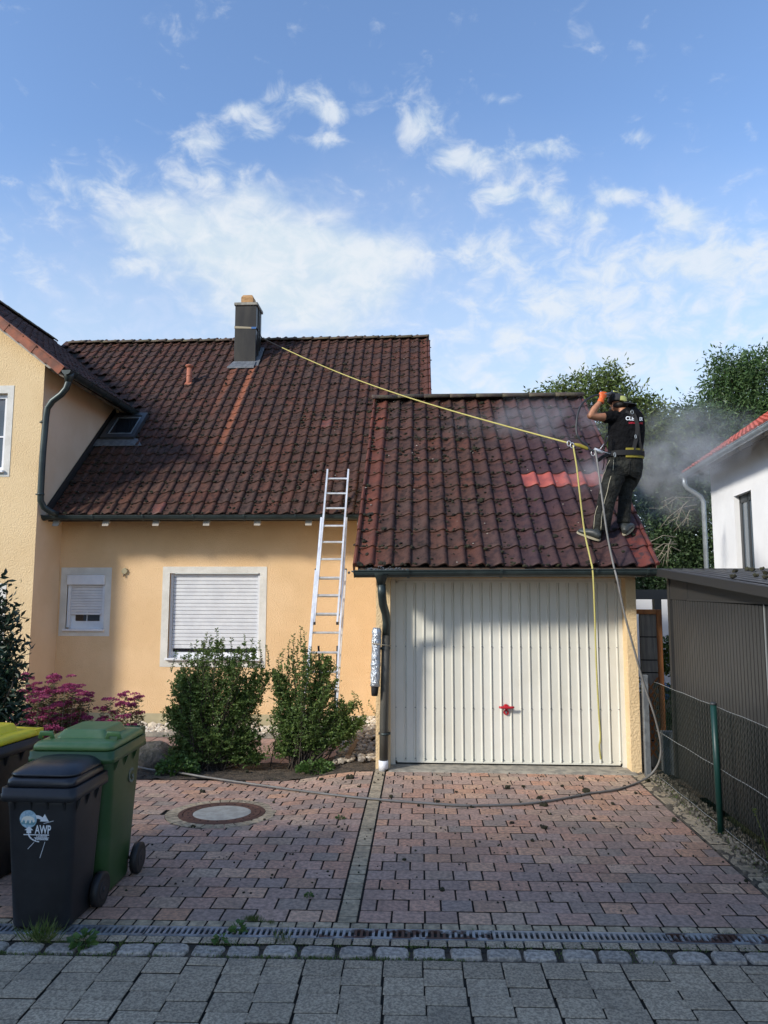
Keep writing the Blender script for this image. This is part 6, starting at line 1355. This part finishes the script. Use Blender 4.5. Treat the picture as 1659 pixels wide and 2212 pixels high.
def seam(pts, nm='piping', mt='piping', r=.0035, bv=bt, par=tr_):
    mb = MB(); P = []
    for i in range(len(pts)-1):
        for k in range(5): t = k/5; P.append(stick(bv, pts[i][0]*(1-t)+pts[i+1][0]*t, pts[i][1]*(1-t)+pts[i+1][1]*t))
    P.append(stick(bv, *pts[-1])); mb.tube(P, r, 5); return mb.build(nm, M[mt], par)
seam([(602, 1012), (560, 1090), (545, 1150), (512, 1220), (492, 1300), (482, 1370), (478, 1440)]); seam([(650, 1010), (640, 1145)])
seam([(615, 1215), (590, 1300), (565, 1420), (530, 1540), (512, 1640), (495, 1750), (486, 1895)]); seam([(450, 1590), (428, 1650), (412, 1720), (398, 1880)])
seam([(700, 1185), (760, 1200), (825, 1200)], 'pocket_seam', 'webbing', .003); seam([(845, 1020), (850, 1100), (835, 1190), (760, 1300)], 'pocket_seam', 'webbing', .003)
# boots on the tiles
def boot(nm, heel, toe, ank, seed):
    h, t, a = [Vector(q) for q in (heel, toe, ank)]; d = (t-h).normalized(); up = Vector((0, -sin(THG)*.5, cos(THG)*.8)).normalized(); side = d.cross(up).normalized(); up = side.cross(d).normalized()
    L = (t-h).length; mb = MB(); rings = []
    for f, w_, hh in ((0, .030, .070), (.12, .038, .085), (.3, .040, .095), (.5, .042, .085), (.7, .048, .065), (.88, .044, .052), (1.0, .022, .030)):
        c = h+d*L*f; rings.append([c+side*w_*cos(2*pi*k/14)+up*(hh*.5+hh*.5*sin(2*pi*k/14)+.012) for k in range(14)])
    mb.loft(rings); mb.tube([h+d*L*.20+up*.06, a], [.046, .050], 12)
    b_ = blend(mb, 'boot', M['boot'], man, .009, 3)
    mb = MB(); rings = []
    for z in (.0, .018):
        ring = []
        for k in range(24):
            f = k/24*2*pi; lx = .5-.53*cos(f); w_ = .046*abs(sin(f))**.6*(1 if sin(f) > 0 else -1)*(.82+.25*lx); ring.append(h+d*L*lx+side*w_+up*z)
        rings.append(ring)
    mb.loft(rings, smooth=False); mb.build('sole', M['sole'], b_)
def roofpt(zx, zy, lift=.030):
    n = np.array([0, -sin(THG), cos(THG)]); p0 = np.array([0, GE, GEZ+.02]); return Vector(atP(1215+zx*.1709, 821+zy*.1709, p0+n*lift, n))
boot('boot', roofpt(468, 2030), roofpt(192, 1925), WK(450, 1900, 8.20), 1)
boot('boot', roofpt(775, 1965), roofpt(880, 1850), WK(770, 1830, 8.28), 2)
# gloves: palm, four fingers curled round the gun, thumb on the other side
def glove(nm, wr, kn, ax, mat_, r=.0125, side=1):
    wr, kn, ax = Vector(wr), Vector(kn), Vector(ax).normalized(); d = (kn-wr).normalized(); nrm = d.cross(ax).normalized()*side; mb = MB()
    mb.tube([wr-d*.02, wr+d*.01, wr.lerp(kn, .5), kn], [(.032, .036), (.027, .032), (.022, .044), (.020, .046)], 12, up=nrm)
    for i, (L1, o_) in enumerate(((.040, -.030), (.045, -.010), (.043, .010), (.034, .029))):
        b0 = kn+ax*o_-d*.012; b1 = b0+d*L1*.75+nrm*.006; b2 = b1+nrm*.028+d*.004; b3 = b2-d*.022+nrm*.008
        mb.tube([b0, b1, b2, b3], [r*1.05, r, r*.92, r*.8], 8)
    t0 = wr+d*.020-ax*.026; t1 = t0-ax*.018+d*.030+nrm*.014; t2 = t1+d*.018+nrm*.018+ax*.012; mb.tube([t0, t1, t2], [r*1.15, r*1.05, r*.85], 8)
    mb.tube([wr-d*.052, wr-d*.015], [(.042, .044), (.034, .037)], 12, up=nrm)
    return blend(mb, nm, mat_, man, .0055, 2)
glove('glove', WK(498, 232, 8.15), WK(520, 175, 8.15), Vector((1, .25, .05)), M['glove'])
glove('glove', WK(655, 178, 8.42), WK(650, 150, 8.38), Vector((1, .1, .2)), M['glove_dark'], side=-1)
# cap worn backwards
mb = MB(); rings = []
for k in range(9):
    t = k/8*pi/2; rings.append([WK(702, 292, 8.33)+Vector((.122*cos(t)*cos(2*pi*j/20)*1.0, .128*cos(t)*sin(2*pi*j/20), .112*sin(t)+.020*cos(2*pi*j/20)*-cos(t)))+Vector((0, 0, 0)) for j in range(20)])
mb.loft(rings); capo = mb.build('cap', M['cap'], man)
mb = MB(); c = WK(702, 292, 8.33); rings = []
for k in range(4):
    e = k/3; rings.append([c+Vector(((.112+.085*e)*cos(a), (.118+.03*e)*sin(a)-.05*e, -.020-.028*e*e+.004*cos(a*3))) for a in [(-1.5+i*.22) for i in range(11)]])
top = [[p+Vector((0, 0, .006)) for p in rg] for rg in rings]
for i in range(3):
    for j in range(10):
        mb.add([rings[i][j], rings[i][j+1], rings[i+1][j+1], rings[i+1][j]], [(0, 1, 2, 3)], True); mb.add([top[i][j], top[i][j+1], top[i+1][j+1], top[i+1][j]], [(0, 1, 2, 3)], True)
for j in range(10): mb.add([rings[3][j], rings[3][j+1], top[3][j+1], top[3][j]], [(0, 1, 2, 3)])
mb.build('brim', M['cap'], capo)
bc = bvh(capo); mb = MB(); G = {}
for i in range(9):
    for j in range(7):
        f = i/8; g_ = j/6; zx = 708+(1-f)*25+g_*(62+28*f)+18*f; zy = 200+f*62+g_*6*f; G[i, j] = len(mb.v)+0; mb.v.append(tuple(stick(bc, zx, zy, .003, 8.3)))
for i in range(8):
    for j in range(6): mb.f.append((G[i, j], G[i, j+1], G[i+1, j+1], G[i+1, j])); mb.sm.append(True)
mb.build('lime_panel', M['cap_lime'], capo)
# spray gun held at head height
gun = thing('spray_gun', 'high pressure spray gun raised in front of the head of the worker', 'spray gun', tuple(WK(560, 175, 8.2)))
mb = MB(); mb.tube([WK(478, 190, 8.14), WK(520, 186, 8.15), WK(560, 180, 8.17), WK(602, 176, 8.20)], [.014, .017, .019, .020], 12); mb.build('handle', M['hose_grey'], gun)
mb = MB(); mb.tube([WK(600, 176, 8.20), WK(625, 178, 8.26), WK(650, 172, 8.36), WK(640, 168, 8.48)], [.022, .026, .024, .018], 10); mb.tube([WK(622, 180, 8.24), WK(606, 215, 8.25), WK(600, 262, 8.28), WK(600, 300, 8.30)], [.022, .024, .016, .012], 10); mb.build('gun_body', M['rubber'], gun)
mb = MB(); mb.tube([WK(652, 168, 8.33), WK(650, 138, 8.33), WK(668, 148, 8.33), WK(700, 152, 8.34), WK(735, 172, 8.36)], [.010, .012, .007, .006, .005], 8); mb.build('trigger_guard', M['cap_lime'], gun)
mb = MB(); mb.tube([WK(640, 168, 8.45), WK(560, 260, 9.0)+Vector((0, 0, .05))], [.011, .009], 8); mb.build('lance', M['steel_post'], gun)
# harness
hs = thing('safety_harness', 'black and olive safety harness with waist belt worn by the worker', 'harness', tuple(WK(790, 950, 8.2)))
def band(z0, z1, ra, rb, thick, mt, nm, a0=0, a1=2*pi, tilt=.0, par=hs, nn=40):
    c0, c1 = WK(791, z0, 8.237), WK(791, z1, 8.237); mb = MB(); ang = [a0+(a1-a0)*i/nn for i in range(nn+1)]; rg = []
    for a in ang:
        q = lambda c, k: c+Vector(((ra*SK+k)*cos(a), (rb*SK+k)*sin(a), tilt*cos(a)))
        rg.append([q(c0, 0), q(c0, thick), q(c1, thick), q(c1, 0)])
    mb.loft(rg, smooth=False, caps=False); return mb.build(nm, M[mt], par)
band(885, 1003, 217, 141, .012, 'webbing_olive', 'hip_pad', -1.72, -.02)
band(912, 974, 219, 144, .018, 'webbing', 'waist_belt')
def strap(pts, w_, nm='strap', bv=bs, par=hs, mt='webbing', off=.006):
    P = []
    for i in range(len(pts)-1):
        for k in range(5): t = k/5; P.append((pts[i][0]*(1-t)+pts[i+1][0]*t, pts[i][1]*(1-t)+pts[i+1][1]*t))
    P.append(pts[-1]); mb = MB(); Q = [stick(bv, a, b, off) for a, b in P]; rg = []
    for i, q in enumerate(Q):
        t = (Q[min(i+1, len(Q)-1)]-Q[max(i-1, 0)]).normalized(); v = (q-CP).normalized(); s = t.cross(v).normalized()*w_*SK*.5; rg.append([q-s, q+s, q+s-v*.004, q-s-v*.004])
    mb.loft(rg, smooth=False); return mb.build(nm, M[mt], par)
strap([(868, 395), (905, 450), (935, 530), (950, 620), (958, 720), (965, 800)], 46); strap([(945, 560), (940, 660), (925, 760), (905, 840), (890, 900)], 46); strap([(950, 790), (975, 790)], 60, 'buckle')
strap([(965, 790), (985, 860), (990, 905)], 46); strap([(800, 400), (850, 420), (900, 470)], 30)
mb = MB()
def dring(zx, zy, r, Y, sx=1.0): c = WK(zx, zy, Y); mb.tube([c+Vector((r*sx*cos(2*pi*i/14), 0, r*1.5*sin(2*pi*i/14))) for i in range(15)], .0038, 6, caps=False)
dring(880, 405, .015, 8.14); dring(925, 715, .014, 8.10, .6); dring(662, 945, .017, 8.09, .6); dring(1018, 945, .016, 8.20, .5); mb.build('d_ring', M['zinc_grey'], hs)
mb = MB()
for (pts, w_) in (([(572, 680, 8.14), (548, 720, 8.12), (538, 790, 8.11), (528, 850, 8.10), (520, 900, 8.08)], .012), ([(590, 700, 8.12), (560, 780, 8.10), (525, 840, 8.09)], .010), ([(600, 930, 8.10), (560, 940, 8.04), (500, 975, 8.0), (447, 1018, 7.98)], .022), ([(525, 960, 8.05), (526, 1040, 8.04), (518, 1100, 8.04), (508, 1132, 8.04)], .006), ([(540, 930, 8.06), (600, 935, 8.08)], .03)):
    mb.tube([WK(*p) for p in pts], [(.004, w_)]*len(pts), 6, up=(0, -1, 0))
mb.build('loose_strap', M['webbing'], hs)
mb = MB(); mb.tube([WK(470, 880, 8.0), WK(500, 840, 8.0), WK(522, 808, 8.02)], .004, 6); mb.tube([WK(510, 905, 8.0), WK(600, 930, 8.08)], .005, 6); mb.build('snap_hook', M['alu'], hs)
# print on the back of the t-shirt, following the cloth
def shirt_text(s, zx, zy, h, mt, sx=1.0, bold=0.0, rot=0):
    me = text_mesh(s, 1.0, depth=0.0, bold=bold); me.materials.clear(); me.materials.append(M[mt]); c, q = cos(rot), sin(rot)
    for v in me.vertices: x, y = v.co.x*h*sx, v.co.y*h; v.co = stick(bs, zx+x*c-y*q, zy-(x*q+y*c), .0035)
    o = bpy.data.objects.new('print', me); link(o, shirt)
shirt_text('CLE', 850, 508, 66, 'print_white', .95, .02, -.04); shirt_text('ER', 990, 514, 60, 'print_white', .62, .02, -.04); shirt_text('GEBÄU', 874, 552, 30, 'red_plastic', .85, .02); shirt_text('GUNG', 982, 556, 28, 'red_plastic', .70, .02)

# ------------------------------------------------------------------ drifting spray mist (real volume)
def mist(name, label, c, r, dens, seed, stretch=(1, 1, 1)):
    import bmesh
    bm = bmesh.new(); bmesh.ops.create_icosphere(bm, subdivisions=3, radius=1); me = bpy.data.meshes.new(name); bm.to_mesh(me); bm.free()
    m_ = bpy.data.materials.new('mist'); m_.use_nodes = True; nt = m_.node_tree; nt.nodes.clear(); T = NT(nt); out = T.n('ShaderNodeOutputMaterial'); pv = T.n('ShaderNodeVolumePrincipled'); T.l(pv.outputs[0], out.inputs['Volume'])
    pv.inputs['Color'].default_value = (.98, .99, 1.0, 1); pv.inputs['Anisotropy'].default_value = .1
    tc = T.n('ShaderNodeTexCoord'); ln = T.n('ShaderNodeVectorMath', operation='LENGTH'); T.l(tc.outputs['Object'], ln.inputs[0]); geo = T.n('ShaderNodeNewGeometry')
    n1 = T.noise(geo.outputs['Position'], 2.4, 4, .6, .6); fall = T.math('SUBTRACT', 1.0, T.step(ln.outputs['Value'], .15, .98))
    d = T.math('MULTIPLY', T.math('MULTIPLY', fall, T.step(n1, .38, .66)), dens); T.l(d, pv.inputs['Density']); me.materials.append(m_)
    o = bpy.data.objects.new(name, me); link(o, None, Matrix.Translation(c) @ Matrix.Diagonal((*r, 1))); tag(o, None, None, None, 'stuff')
mist('spray_mist', '', atY(1460, 1040, 9.8), (.92, .7, .80), 2.1, 1)
mist('spray_mist', '', atY(1500, 960, 10.2), (1.2, .7, .85), 1.3, 2)
mist('spray_mist', '', atY(1295, 1030, 9.0), (.62, .35, .36), 3.0, 3)
mist('spray_mist', '', atY(1170, 930, 10.2), (1.6, .5, .62), 1.15, 4)
mist('spray_mist', '', atY(1370, 1150, 8.9), (.30, .30, .35), 1.6, 5)
